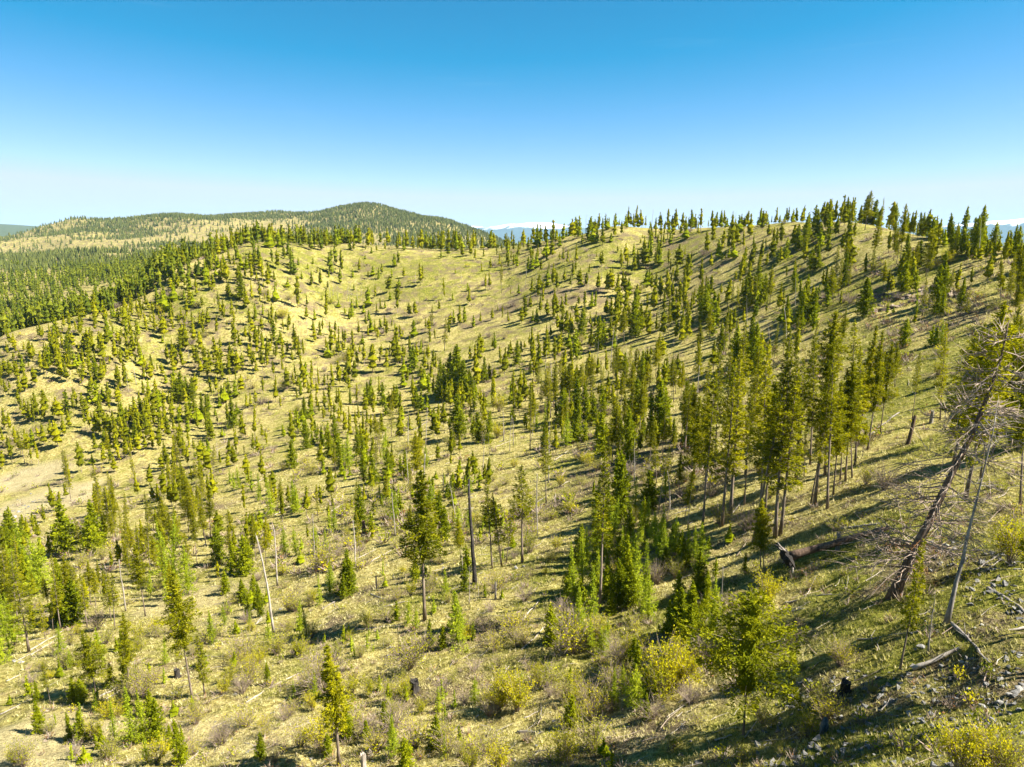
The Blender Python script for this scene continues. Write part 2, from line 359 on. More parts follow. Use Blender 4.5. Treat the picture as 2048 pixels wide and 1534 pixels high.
col = mixc(t, att('wooded'), col, ramp(t, n1, [(.3, (.035, .05, .02)), (.7, (.075, .09, .035))]))
p = N(t, 'ShaderNodeBsdfPrincipled', Roughness=1.0); p.inputs['Specular IOR Level'].default_value = 0.05
t.links.new(col, p.inputs['Base Color'])
bsum = mth(t, 'ADD', n4, mth(t, 'MULTIPLY', n3, 2.0))
bp = N(t, 'ShaderNodeBump', Strength=1.0, Distance=.18); t.links.new(bsum, bp.inputs['Height']); t.links.new(bp.outputs[0], p.inputs['Normal'])
o = N(t, 'ShaderNodeOutputMaterial'); t.links.new(p.outputs[0], o.inputs[0])
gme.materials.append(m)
tag(link('ground', gme), 'grassy straw coloured hillside falling into a draw and rising to a crest', None, None, 'structure')

# ------------------------------------------------------------------ snow mountains on the horizon
m, t = newmat('snowy_mountain')
tc = t.nodes.new('ShaderNodeTexCoord'); sx = t.nodes.new('ShaderNodeSeparateXYZ'); t.links.new(tc.outputs['Object'], sx.inputs[0])
nz = noise(t, tc.outputs['Object'], .002, 6, .65)
hz = mth(t, 'ADD', sx.outputs['Z'], mth(t, 'MULTIPLY', mth(t, 'SUBTRACT', nz, .5), 500.))
c = mixc(t, mrange(t, hz, 200, 260), (.05, .075, .075), (.86, .89, .93))
d = N(t, 'ShaderNodeBsdfDiffuse'); t.links.new(c, d.inputs[0]); o = N(t, 'ShaderNodeOutputMaterial'); t.links.new(d.outputs[0], o.inputs[0])
aa = np.linspace(-.85, .85, 380); dd = np.linspace(0, 1, 16)
A_, D_ = np.meshgrid(aa, dd, indexing='ij'); R_ = 15000 + D_ * 5000
mx_, my_ = np.sin(A_) * R_, np.cos(A_) * R_
prof = np.sin(np.pi * np.clip(D_ * .75, 0, 1)) ** .8
tall = np.interp(A_, [-.85, -.35, -.13, -.07, .0, .07, .12, .3, .5, .58, .64, .85], [.1, .12, .35, .70, .74, .70, .6, .4, .5, .74, .84, .7])
hz_ = -240 + prof * (tall * 700 + np.abs(fbm(mx_, my_, 2900, 4)) * 240 * tall + fbm(mx_, my_ + 999, 950, 3) * 75)
k = 16; i_, j_ = np.meshgrid(np.arange(379), np.arange(15), indexing='ij'); q0 = i_ * k + j_
mm = mesh_from('mountains', np.stack([mx_, my_, hz_], -1).reshape(-1, 3), np.stack([q0, q0 + 1, q0 + k + 1, q0 + k], -1).reshape(-1, 4)[:, ::-1], mats=[m])
tag(link('mountains', mm), 'snow-capped blue mountain range far off on the horizon', None, None, 'structure')

# ------------------------------------------------------------------ tree builders
def conifer(seed, H, cb, rmax, nbr, ncard, cl, cw, style, fol, wood_sides=7, twigs=True, bent=.0, gap=.22, seg=9, core=0.):
    """returns (trunk builder, crown builder); root at the origin"""
    rng = np.random.RandomState(seed); tr, cr = MB(), MB()
    zz = np.linspace(0, 1, seg); bx = rng.normal(0, .006 * H, seg).cumsum() * .5 * zz + bent * H * zz ** 2; by = rng.normal(0, .006 * H, seg).cumsum() * .5 * zz
    r0 = H * rng.uniform(.0068, .0100); sp = np.stack([bx, by, zz * H], 1); rad = r0 * (1 - zz * .93); rad[0] *= 1.35
    sp[0, 2] = -.25
    tr.tube(sp, rad, wood_sides)
    def axis(f): return np.stack([np.interp(f, zz, bx), np.interp(f, zz, by), f * H], -1)
    RP = []
    ga = rng.uniform(0, 6.28)
    lob = rng.uniform(.55, 1.25, 8)
    for b in range(nbr):
        q = (b + rng.uniform(0, 1)) / nbr; q = q ** .92
        f = cb + (1 - cb) * q * .985
        if style == 'fir': pr = (1 - q) ** .85 * (1 if q > .06 else .8) + .03
        elif style == 'larch': pr = (1 - q) ** .95 * (.75 + .3 * rng.rand()) + .03
        elif style == 'slim': pr = (.35 + .65 * math.sin(math.pi * min(1, .15 + q * .85))) * (1 - .55 * q)
        elif style == 'bush': pr = max(.10, math.sin(math.pi * (.22 + .76 * q)) ** .7)
        else: pr = max(.10, math.sin(math.pi * (.24 + .74 * q)) ** .75 * (1.16 - .62 * q))
        pr *= np.interp(q, np.linspace(0, 1, 8), lob)
        if rng.rand() < gap and style != 'fir': pr *= .4
        L = max(.12, rmax * pr * rng.uniform(.72, 1.15)); RP.append((f, L))
        ga += 2.39996 + rng.normal(0, .25); dh = np.array([math.cos(ga), math.sin(ga), 0.])
        el = {'fir': -.12 + .75 * q, 'larch': .05 + .5 * q, 'slim': -.28 + .6 * q, 'bush': -.05 + .75 * q}.get(style, -.18 + .85 * q) + rng.normal(0, .1)
        droop = .22 * (1 - q)
        base = axis(np.array(f))
        def path(tt):
            return base + np.outer(tt * L * math.cos(el), dh) + np.outer(tt * L * math.sin(el) - droop * L * tt ** 1.5 + .10 * L * tt ** 4, [0, 0, 1.])
        if twigs:
            tr.tube(path(np.array([0, .5, .95])), np.array([.016, .010, .004]) * (H / 16) * (1.2 + L * .35), 3, cap=False)
        nn = max(3, int(ncard * (L / rmax) ** (1.2 if nbr > 50 else .9) * rng.uniform(.8, 1.25)))
        tt = rng.uniform(.0, 1, nn) ** .72 * (.86 if style == 'pine' else .95) + .12
        side = np.array([-dh[1], dh[0], 0.])
        spread = L * .34 * np.sin(np.pi * np.clip(tt * .8 + .12, 0, 1))
        s = rng.uniform(-1, 1, nn); P_ = path(tt) + np.outer(s * spread, side)
        P_[:, 2] += rng.normal(0, .05 * L + cl * .18, nn) - np.abs(s) * L * .05
        D_ = np.outer(np.ones(nn), dh * .7 + np.array([0, 0, .22])) + np.outer(s * .9, side) + rng.normal(0, .45, (nn, 3))
        D_ /= np.linalg.norm(D_, axis=1, keepdims=True)
        sc_ = rng.uniform(.6, 1.25, nn)
        bt = rng.uniform(.15, .75)
        cr.cards(P_ - D_ * cl * .4, D_, cl * sc_, cw * sc_, rng, 0, np.clip(bt + rng.normal(0, .17, nn) + .18 * (tt - .6), 0, 1))
    if core:                                           # the dense inside of the crown
        fs = np.array([q[0] for q in RP]); ls_ = np.array([q[1] for q in RP]); nk = 8; na_ = 6; kf = np.linspace(cb, .96, nk); V_ = []
        for q, f in enumerate(kf):
            w_ = np.exp(-((fs - f) / (.10 * (1 - cb) + .02)) ** 2); R_ = (w_ * ls_).sum() / w_.sum() * core * (.45 if q == 0 else 1.12 if q % 2 else .68); a_ = np.arange(na_) * 2 * math.pi / na_ + q * .55; rr_ = R_ * rng.uniform(.55, 1.35, na_)
            V_.append(np.stack([np.cos(a_) * rr_, np.sin(a_) * rr_, rng.normal(0, .018 * H, na_) - (.012 * H if q % 2 else 0)], 1) + axis(np.array(f)))
        V_ = np.vstack(V_ + [axis(np.array(1.))[None]])
        cr.add(V_, [(q * na_ + i, q * na_ + (i + 1) % na_, (q + 1) * na_ + (i + 1) % na_, (q + 1) * na_ + i) for q in range(nk - 1) for i in range(na_)], [((nk - 1) * na_ + i, (nk - 1) * na_ + (i + 1) % na_, nk * na_) for i in range(na_)], 0, rng.uniform(.15, .65, len(V_)))
    nt_ = max(4, ncard // 3); zt = rng.uniform(.93, 1.0, nt_)
    P_ = axis(zt); D_ = rng.normal(0, .35, (nt_, 3)) + [0, 0, 1]; D_ /= np.linalg.norm(D_, axis=1, keepdims=True)
    cr.cards(P_ - D_ * cl * .3, D_, cl * .9, cw * .8, rng)
    if twigs and style in ('pine', 'slim') and cb > .22:          # dead stubs under the crown
        for b in range(int(18 * cb)):
            f = rng.uniform(.35 * cb, cb * 1.05); a = rng.uniform(0, 6.28); L = rmax * rng.uniform(.15, .55); d = np.array([math.cos(a), math.sin(a), rng.uniform(-.35, .1)])
            q = axis(np.array(f)); tr.tube(np.stack([q, q + d * L * .6, q + d * L + [0, 0, -.1 * L]]), np.array([.014, .009, .003]) * H / 16, 3, cap=False)
    return tr, cr

def dead_tree(seed, H, pts=None, r0=None, nbr=30, blen=.16, bf=(.25, .97), snapped=False, twig=2, sides=7, bend=.02):
    rng = np.random.RandomState(seed); tr, br = MB(), MB()
    zz = np.linspace(0, 1, 9)
    if pts is None:
        pts = np.stack([rng.normal(0, .006 * H, 9).cumsum() * zz + bend * H * zz ** 2, rng.normal(0, .006 * H, 9).cumsum() * zz, zz * H], 1)
    else:
        pts = np.asarray(pts, float); l = np.linspace(0, 1, len(pts)); pts = np.stack([np.interp(zz, l, pts[:, k]) for k in range(3)], 1)
        pts[1:-1] += rng.normal(0, .003 * H, (7, 3))
    pts[0, 2] -= .3
    r0 = r0 or H * .011
    rad = r0 * (1 - zz * (.55 if snapped else .93)); rad[0] *= 1.3
    tr.tube(pts, rad, sides)
    for b in range(nbr):
        f = rng.uniform(*bf); a = rng.uniform(0, 6.28); L = H * blen * rng.uniform(.4, 1.1) * (1 - .55 * f)
        d = np.array([math.cos(a), math.sin(a), rng.uniform(-.35, .25)]); q = np.array([np.interp(f, zz, pts[:, k]) for k in range(3)])
        tt = np.array([0, .35, .7, 1.]); bp_ = q + np.outer(tt * L, d) + np.outer(-.12 * L * tt ** 2 + .1 * L * tt ** 4, [0, 0, 1]) + rng.normal(0, .03 * L, (4, 3)) * tt[:, None]
        br.tube(bp_, np.array([.9, .6, .4, .15]) * max(.006, r0 * .16) * (1.1 - .4 * f), 3, cap=False)
        for k in range(twig):
            w = rng.uniform(.35, .95); s0 = np.array([np.interp(w, tt, bp_[:, j]) for j in range(3)]); d2 = d + rng.normal(0, .6, 3); l2 = L * rng.uniform(.2, .45)
            br.tube(np.stack([s0, s0 + d2 * l2 * .5, s0 + d2 * l2 + [0, 0, -.05 * l2]]), np.array([.4, .28, .1]) * max(.006, r0 * .16), 3, cap=False)
    return tr, br

def shrub(seed, H, R, nst, nleaf, ls, up=.0, leafy=1.0, vase=1.25):
    rng = np.random.RandomState(seed); st, lf = MB(), MB()
    for k in range(nst):
        a = rng.uniform(0, 6.28); out = rng.uniform(.05, 1) ** .7 * rng.uniform(.7, 1.2); h = H * rng.uniform(.42, 1.0) * (1.05 - .25 * min(out, 1) ** 2)
        d = np.array([math.cos(a), math.sin(a), 0.]); b = d * R * .12 * rng.rand()
        tt = np.linspace(0, 1, 5); pth = b + np.outer(R * out * tt ** vase * .95, d) + np.outer(h * tt, [0, 0, 1.]) + rng.normal(0, .035 * H, (5, 3)) * tt[:, None]
        pth[0, 2] = -.08
        st.tube(pth, np.array([.016, .012, .009, .006, .002]) * H / 2, 3, cap=False)
        anchors = [(pth, 1.0)]
        for j in range(3):
            w = rng.uniform(.3, .8); s0 = np.array([np.interp(w, tt, pth[:, q]) for q in range(3)])
            d2 = d * rng.uniform(-.1, .8) + rng.normal(0, .35, 3) + [0, 0, .8]; l2 = H * rng.uniform(.18, .36)
            sp = np.stack([s0, s0 + d2 * l2 * .5, s0 + d2 * l2]); st.tube(sp, np.array([.008, .005, .002]) * H / 2, 3, cap=False); anchors.append((sp, .6))
        for pth_, wt in anchors:
            n = int(nleaf / nst * wt / 2.8 * rng.uniform(.3, 1.7) * leafy)
            if n < 1: continue
            l = np.linspace(0, 1, len(pth_)); u_ = rng.uniform(.28, 1.04, n)
            Pp = np.stack([np.interp(u_, l, pth_[:, q]) for q in range(3)], 1) + rng.normal(0, ls * .75, (n, 3))
            D_ = rng.normal(0, .6, (n, 3)) + [0, 0, .8]; D_ /= np.linalg.norm(D_, axis=1, keepdims=True)
            lf.cards(Pp, D_, ls * rng.uniform(.6, 1.3, n), ls * .62, rng, 0, np.clip(rng.uniform(.2, .8) + rng.normal(0, .15, n), 0, 1))
    return st, lf

# prototypes: near ones carry needles-sized sprays, far ones bigger sprays
SPEC = {   # style, crown base, radius / height, height, branches, cards, card length, card width, material, variants
 'p': ('pine', (.26, .44), (.10, .15), 15, 92, 125, .29, .098, 'pine', 7),
 'q': ('pine', (.26, .58), (.068, .105), 17, 74, 78, .30, .10, 'pine', 7),
 'f': ('fir', (.02, .07), (.23, .33), 6, 90, 92, .25, .115, 'fir', 5),
 'l': ('larch', (.03, .08), (.19, .26), 7, 96, 84, .22, .075, 'larch', 4),
 's': ('slim', (.22, .38), (.08, .115), 14, 84, 76, .29, .10, 'pine', 4),
 'w': ('bush', (.32, .35), (.37, .39), 9, 46, 300, .25, .085, 'bushy', 2)}
FARSPEC = {'p': (38, 21, .95, .55, 6), 'q': (28, 20, .95, .55, 3), 'f': (28, 16, .62, .36, 4), 'l': (26, 14, .6, .3, 3), 's': (32, 11, .9, .48, 4), 'w': (38, 20, .85, .5, 1)}
NEAR, FAR = {}, {}
MATOF = {k: v[8] for k, v in SPEC.items()}
for ki, (k, (style, cbr, rr, H, nb, nc, cl, cw, mat, nv)) in enumerate(SPEC.items()):
    NEAR[k] = []; FAR[k] = []
    for v in range(nv):
        rg = np.random.RandomState(100 * ki + v); cb = rg.uniform(*cbr); r = rg.uniform(*rr) * H
        a, b = conifer(1000 + 100 * ki + v, H, cb, r, nb, nc, cl, cw, style, mat, 7, True, rg.normal(0, .012), .15 if k == 'w' else .22, core={'w': .30, 'f': .45, 'p': .3, 'l': .25}.get(k, 0.))
        NEAR[k].append((a.mesh(f'{mat}_trunk', [M['bark']], True), b.mesh(f'{mat}_crown', [M[mat]]), H))
    nb2, nc2, cl2, cw2, nv2 = FARSPEC[k]
    for v in range(nv2):
        rg = np.random.RandomState(5000 + 100 * ki + v); cb = rg.uniform(*cbr); r = rg.uniform(*rr) * H * (1.0 if k in 'flw' else 1.4)
        a, b = conifer(7000 + 100 * ki + v, H, cb * (.8 if k in 'pq' else 1), r, nb2, nc2, cl2, cw2, style, mat, 4, False, rg.normal(0, .012), core=.46)
        FAR[k].append((a.mesh(f'{mat}_far_trunk', [M['bark']], True), b.mesh(f'{mat}_far_crown', [M[mat]]), H, a.arrays(), b.arrays()))
DEAD = []
for v in range(5):
    a, b = dead_tree(300 + v, 12, nbr=(26, 10, 36, 5, 18)[v], blen=(.13, .07, .17, .05, .12)[v], snapped=v in (1, 3), bend=(.0, .02, -.02, .03, .01)[v])
    DEAD.append((a.mesh('dead_trunk', [M['deadwood']], True), b.mesh('dead_branches', [M['greywood']]), 12))
SHR = {}
for k, (mat, H, R, ns_, nl, ls, leafy) in {'y': ('yellow', 2.2, 1.0, 30, 2300, .085, 1), 'g': ('green_leaf', 2.2, 1.25, 40, 1300, .085, 1), 'b': ('green_leaf', 1.8, 1.2, 60, 220, .07, 1), 'o': ('yellow', 2.0, 1.15, 46, 900, .08, 1)}.items():
    SHR[k] = []
    for v in range(3):
        a, b = shrub(400 + 10 * v + ord(k), H, R * (.85 + .15 * v), ns_, nl, ls)
        SHR[k].append((a.mesh('shrub_stems', [M['twig']], True), b.mesh('shrub_leaves', [M[mat]]), H))

# ------------------------------------------------------------------ where the trees stand (foot x, foot y, top y read in six enlarged views)
S_ = 700 / 2045
VIEWS = {
(0, 380): """1210,465,390f 1240,460,345 1275,460,385f 1310,450,370f 1345,450,370 1390,405,335 1370,450,380 1410,465,375f 1440,465,385f 1465,460,360 1495,460,350 1530,460,370f
1625,465,350 1665,405,335 1690,410,350 1220,500,440 1285,540,465 1250,580,490 1230,590,500 1100,540,470f 1110,580,500f 1150,620,540 1105,660,580 1000,590,510 1015,610,540f 920,660,560 945,640,570 870,700,640 890,720,650 840,720,650 855,690,590
995,745,665f 1090,750,640 1060,760,690 1185,690,620 1215,800,690 1190,780,700 1265,840,730 1350,640,540 1330,620,550 1405,640,475 1450,690,560s 1475,660,530s 1430,700,610 1310,760,640 1350,740,640 1290,720,650
1605,540,470s 1615,570,530 1610,650,540 1680,570,510f 1740,690,500s 1820,560,490 1855,485,445 1870,560,460 1915,580,530 1910,690,580q 2000,500,350q 1795,680,610s 1590,760,660 1790,760,670 1840,760,690 1905,750,640s 1690,800,720 1530,830,730 1490,780,700 1575,800,700 1600,880,760 1370,900,760 1435,880,790 1480,850,750 1840,890,800 1830,820,760 1870,870,770 1745,990,850s 1770,930,870 1680,960,880 1640,900,820 1540,950,840 1580,960,880 1500,960,840 1710,1010,930 1915,980,890 1950,970,920 2010,890,810 1960,830,760 1930,850,770 1885,830,750
620,780,670 600,720,640 690,780,690s 730,800,680 640,870,780 740,850,760 560,840,730 530,950,800 515,930,810 490,930,840 810,850,770 855,830,770 800,930,830 780,960,830 905,820,720 960,870,740 940,830,750 950,895,845f 770,990,910 745,940,830 700,920,840
300,880,780s 320,930,830s 255,850,790 225,860,790 445,760,740f 400,920,820 430,930,830 365,920,830 345,930,850 140,940,880 95,950,900 190,1000,880 200,980,890 265,1010,890 275,1080,960 240,1060,940 165,960,890 170,1040,1000 210,1150,1030 150,1180,1070 120,1200,1090 30,1080,980 60,1090,990 100,1110,1000 10,1100,1010 110,1260,1160
410,1080,930 440,1040,950 490,1060,950 530,1080,960 560,1110,970 590,1130,1000 620,1080,970 480,1130,1020 540,1160,1050 700,1170,1030 740,1160,1000 690,1130,1020 640,1240,1120 560,1240,1110 530,1200,1100 600,1230,1150f
975,1000,900 1005,1020,870 1030,1050,900 1075,1050,920 1140,1010,900 1160,1040,900 1200,1060,920 1230,1040,930 1250,1010,940 1180,1080,980 860,1100,960 840,1110,1010 880,1110,1000 920,1060,1010 950,1090,1010 870,1200,1100f 840,1200,1110 910,1180,1100
1300,1120,980 1340,1110,970 1390,1070,940 1360,1060,930 1420,1050,950 1460,1000,900 1270,1100,980 1060,1230,1060f 1040,1240,1100f 1095,1220,1090f 1120,1230,1090f 1140,1200,1070 1235,1200,1090 1260,1180,1080 1340,1220,1100f 1310,1240,1130f 1375,1210,1110f 1410,1190,1080 1110,1340,1210f 1140,1330,1180 1180,1320,1180f 1210,1330,1190f 1160,1350,1250f 1100,1360,1250
1260,1320,1270f 1335,1360,1240 1385,1310,1240f 1440,1280,1190 1465,1270,1180 1495,1260,1170 1490,1360,1250 1535,1190,1090s 1610,1240,1080s 1640,1280,1200 1745,1410,1280 1830,1420,1310 1660,1440,1370f 1715,1470,1400f 1780,1170,1060s 1740,1160,1080 1860,1100,1030s 1945,1160,1050 1975,1120,1040 2025,1080,1020 1970,1260,1150s 1990,1290,1190 2020,1420,1290 2040,1180,1080
30,1400,1270 60,1420,1300 20,1480,1380 50,1500,1430 95,1500,1380 190,1500,1390 170,1480,1410 230,1460,1370 340,1500,1340 300,1450,1340 270,1300,1160 220,1330,1180 350,1350,1210 390,1300,1170 430,1300,1190 320,1330,1250 450,1270,1160
500,1390,1270 530,1410,1280 560,1430,1290 590,1430,1300 620,1440,1290 650,1450,1300 680,1460,1320 610,1500,1400 640,1510,1400 720,1480,1330 750,1500,1360 790,1500,1340 820,1490,1310 850,1400,1240 830,1350,1200 870,1390,1220 900,1380,1230 930,1370,1250 800,1370,1230 770,1350,1250 700,1310,1200 560,1534,1420 690,1534,1430 730,1560,1440 810,1540,1420 960,1260,1170 990,1280,1180 940,1260,1170 1010,1350,1250 1050,1340,1250
1220,1540,1450f 1190,1530,1470f 1340,1560,1460 1380,1534,1420 1480,1534,1420 1510,1540,1440 1560,1500,1400 1300,1440,1390f 1100,1480,1400""",
(680, 380): """60,350,290 80,355,280 150,350,320 185,370,330f 215,360,320 265,355,290 335,360,300 375,355,280 430,350,290 455,350,290 480,350,300 505,350,300 560,355,310 590,400,345f 630,390,310 650,350,290 680,350,320 715,390,310 755,350,300 790,410,350 840,400,340 880,335,240f 905,300,250 945,360,310 1000,320,235 1015,310,260 1075,315,230 1115,320,270 1135,300,240s 1205,320,205 1250,310,175s 1260,310,240 1270,280,240 1245,365,320 1355,285,170 1385,240,170s 1470,240,155f 1490,250,170 1515,220,135s 1550,220,140s 1535,300,210 1435,220,140d 1645,270,180 1685,200,100 1725,200,90 1765,205,115 1700,200,140 1745,210,140 1785,205,150 1820,190,110d 1865,215,130 1915,220,110 1960,220,110 1880,210,140 2000,215,130 1940,215,150 2035,230,160 1820,260,205 1415,330,250
320,450,370f 345,445,355 110,480,400 75,510,460f 190,500,440 165,520,470 225,520,450f 245,490,430 375,515,455 440,550,480d 470,560,430q 480,540,440 285,600,500 165,680,570 205,630,555 335,720,540s 610,640,510s 710,550,450d 755,670,560s 945,600,400s 830,490,420 880,470,400 875,580,460s 850,590,490 1035,450,385 1130,430,380f 1155,400,310 1150,420,340 1090,510,400d 1220,470,420 1215,520,460f 1245,560,430 1285,420,360 1305,420,330 1380,430,310s 1360,520,420 1455,490,430 1500,400,360 1520,410,360 1625,365,325 1670,430,310 1715,380,310 1680,460,380 1780,400,270 1785,460,320 1850,430,290 1870,440,330 1970,470,320 1920,450,340 1930,490,400 2030,520,400 2020,560,440 1960,560,430 1990,420,340 2015,400,330 1845,600,480 1870,640,500 1820,590,480 1560,600,480 1590,600,460 1620,620,490 1650,580,470 1690,620,510 1400,580,470 1440,560,480 1345,560,500 1310,540,460 1270,590,480 1210,560,500 1170,590,500 1190,600,530 1045,610,550f 995,620,570 1120,610,510 1155,660,500 1185,660,570 1320,690,600 1300,740,620 1250,760,610 1210,740,640 1150,780,690f 1125,770,700f 1080,760,630 1060,780,680 985,780,700 950,760,670
530,880,670q 580,710,640 445,740,650 430,720,660 240,710,630 265,690,650 215,720,660 70,740,640f 100,690,630f 55,755,690f 170,760,700f 405,740,660 665,780,700 640,800,720 610,940,740s 640,850,760 700,790,670 730,770,680 780,800,730f 820,780,710 890,760,690 500,810,740 520,830,750 210,850,760s 265,810,730 165,860,790 70,870,810 30,900,820s 130,900,840f 360,880,790 320,880,810 330,960,850
55,1030,930 105,1030,920 190,1070,900 180,1010,910 270,1060,930 240,980,900 310,1010,850 340,1020,880 370,1000,900 415,1000,910f 470,960,870 545,1040,930 560,1060,950 515,990,900 590,1120,980f 610,1180,1010f 640,1190,950f 670,1180,920f 700,1200,900f 720,1210,990f 750,1190,1040f 770,1210,1070f 660,1260,1100q 690,1270,1130q 620,1280,1110q 645,1300,1120q 600,1270,1140q 720,1300,1140q 580,1230,1060f 730,1220,1100f 790,1200,1120f
790,1010,900 810,1020,850 830,980,840 760,1000,910 905,930,830 890,930,860 960,1085,920 940,1040,910 1000,980,880 985,990,900 855,1090,1020f 1130,960,800s 1105,910,830 1060,970,880 1080,930,880
1290,850,690 1320,850,700 1350,870,720 1400,870,690 1420,830,640 1385,800,660 1465,930,770 1515,935,730 1540,880,760 1430,680,590 1470,690,600f 1490,680,590f 1610,850,740 1640,860,700 1660,900,690 1690,870,650 1725,860,640 1760,840,660 1790,820,680 1800,860,700 1850,840,720 1580,880,740 1600,930,820 1890,870,690 1920,840,650 1945,790,620 1970,780,630 2000,860,700 2030,830,640 1960,870,760 2010,740,600
1130,1090,960 1145,1100,970 1115,1090,990 1290,1200,950s 1300,1100,930 1350,1010,900s 1340,1270,1010 1320,1270,1030 1230,1330,1010q 1210,1330,1040q 1195,1280,1060 1245,1260,1000 1260,1300,1080 1375,1240,1020s 1430,1220,980s 1420,1250,1000q 1470,1210,960s 1480,1160,960 1525,1190,980q 1590,1170,930q 1610,1140,900 1630,1090,920 1690,1140,900q 1715,1110,920 1745,1100,940q 1770,1110,950q 1800,1100,930 1845,1090,880 1860,1060,870 1880,1000,860 1905,1150,980 1960,1190,1000q 1950,1240,970q 1990,1230,1000 2010,1200,1010s 1940,1130,990 1965,1120,960
390,1130,1040 370,1150,1060 490,1160,1050 520,1190,1070 545,1200,1080q 480,1300,1170f 450,1290,1150f 430,1270,1160 510,1280,1200f 330,1300,1140 350,1330,1180 290,1310,1180 310,1350,1160 270,1320,1200 360,1350,1260 300,1440,1230q 350,1470,1290 230,1200,1090 40,1150,1040 145,1240,1150 60,1250,1160 110,1350,1250 160,1380,1280 220,1500,1310 230,1534,1320q 250,1440,1300 180,1450,1310 140,1480,1330 40,1400,1300 60,1450,1330 410,1430,1300q 530,1340,1250 830,1500,1280q 860,1480,1290 810,1480,1300 770,1390,1310l 890,1270,1090q 900,1170,1080 1050,1260,1160 1030,1270,1180 1110,1520,1150q 1150,1400,1310l 1130,1340,1200
1200,1530,1360 1225,1534,1340 1260,1534,1370 1190,1500,1370 1320,1500,1300l 1430,1470,1350f 1520,1500,1340 1540,1480,1380 1600,1470,1160q 1620,1480,1180 1655,1440,1170 1690,1420,1130 1720,1400,1100 1750,1430,1110 1780,1400,1120 1820,1450,1170 1850,1430,1130 1880,1440,1110 1910,1420,1150 1950,1480,1330f 1900,1520,1320 1850,1520,1340 1990,1500,1160q 2020,1530,1110q 2035,1500,1130 1790,1500,1380 1570,1250,1140s""",
(1348, 380): """105,220,115 155,240,110 140,270,180 225,230,120 240,230,150 275,210,120 295,210,120 340,200,125 355,200,120d 375,250,150 430,220,120 410,225,160 515,240,120 500,210,150 540,210,145d 570,195,150 590,195,140d 655,185,105 685,190,140 750,170,90 745,200,110 790,190,100d 820,220,90 835,250,110 770,320,160 790,300,170 865,200,70 900,200,55 885,230,90 935,200,60 970,210,70 995,210,90 1040,220,75 1020,250,120 1115,235,2p 1085,200,90 1050,280,170 1030,290,190 1210,235,40q 1240,240,160 1160,462,150 1320,425,80 1395,280,120 1420,290,190 1300,430,200s
710,330,220 690,330,200 650,400,280f 605,430,350f 625,430,330 545,690,440 560,660,480 465,330,260f 580,320,230 600,330,220 570,350,280 350,400,310f 280,410,360f 320,400,340f 300,400,350f 385,560,380 400,500,350 435,470,340s 455,460,320 155,540,400 90,520,370 65,520,400 830,390,300 900,390,240s 1000,490,270 1015,470,290 705,450,415f 930,660,440 960,620,380s 775,680,490f 760,700,520 755,750,640f 845,640,550f 1110,740,510f 1095,700,530 1145,650,540f 1060,720,620d 1215,620,420 1245,610,460 1270,600,500 1365,440,330f 1430,450,290 1490,320,220 1510,310,230 1550,340,240 1580,330,230 1650,350,280f 1540,320,260 1600,300,155d 1645,300,170d 1780,400,160d 2005,430,205d 1930,430,240 1870,380,240d 1960,400,250s 1890,380,270 1840,400,280 1820,430,290 1860,450,310 1780,430,320 1750,420,340 1720,420,270s 2020,480,320 2000,660,340 1990,480,330 1735,560,450 1690,760,560s 1640,620,430q 1610,650,450q 1590,550,440 1920,600,500 1830,530,380
180,770,570f 205,880,690 250,750,600 240,740,640f 215,640,500 185,600,500 310,700,520 340,720,520 375,740,540 415,700,510 440,700,520 470,700,490 500,680,560f 610,720,540s 640,680,570s 75,880,700 55,870,720 40,900,750 290,960,740s 275,950,800 655,890,690d 550,880,780d 230,1050,880s 145,1180,880 30,1170,1040s 70,1300,1120 60,1534,1130 100,1500,1150
370,1400,760s 420,1780,830 280,1965,1000q 220,1960,980q 165,1990,1050q 330,1900,1010q 450,1880,1000q 465,2060,980q 500,1950,960q 560,1880,920 590,2030,960q 530,1900,1100 620,2016,970q 650,1880,1000 700,1850,1020 765,1830,700 800,1830,960q 820,1835,990q 850,1820,1080q 895,1862,900q 930,1780,1100 960,1800,1060q 1000,1700,1000 1040,1680,1080 1070,1500,780 710,1722,980q 130,1950,1180q 240,1850,1150 380,1860,1100q 410,1840,1130q 340,1790,1080 180,1800,1200 110,1760,1200 980,930,690 1290,1150,890 1220,1130,960 1200,1150,1000 1390,1350,940 1340,920,750f 1420,720,590l 1400,790,680s 1245,720,660f 1280,720,680f 1500,910,790f 1560,900,760l 1525,910,800f 1950,800,750f
1640,1460,820 1605,1710,790 2030,1500,850 1955,1300,900s""",
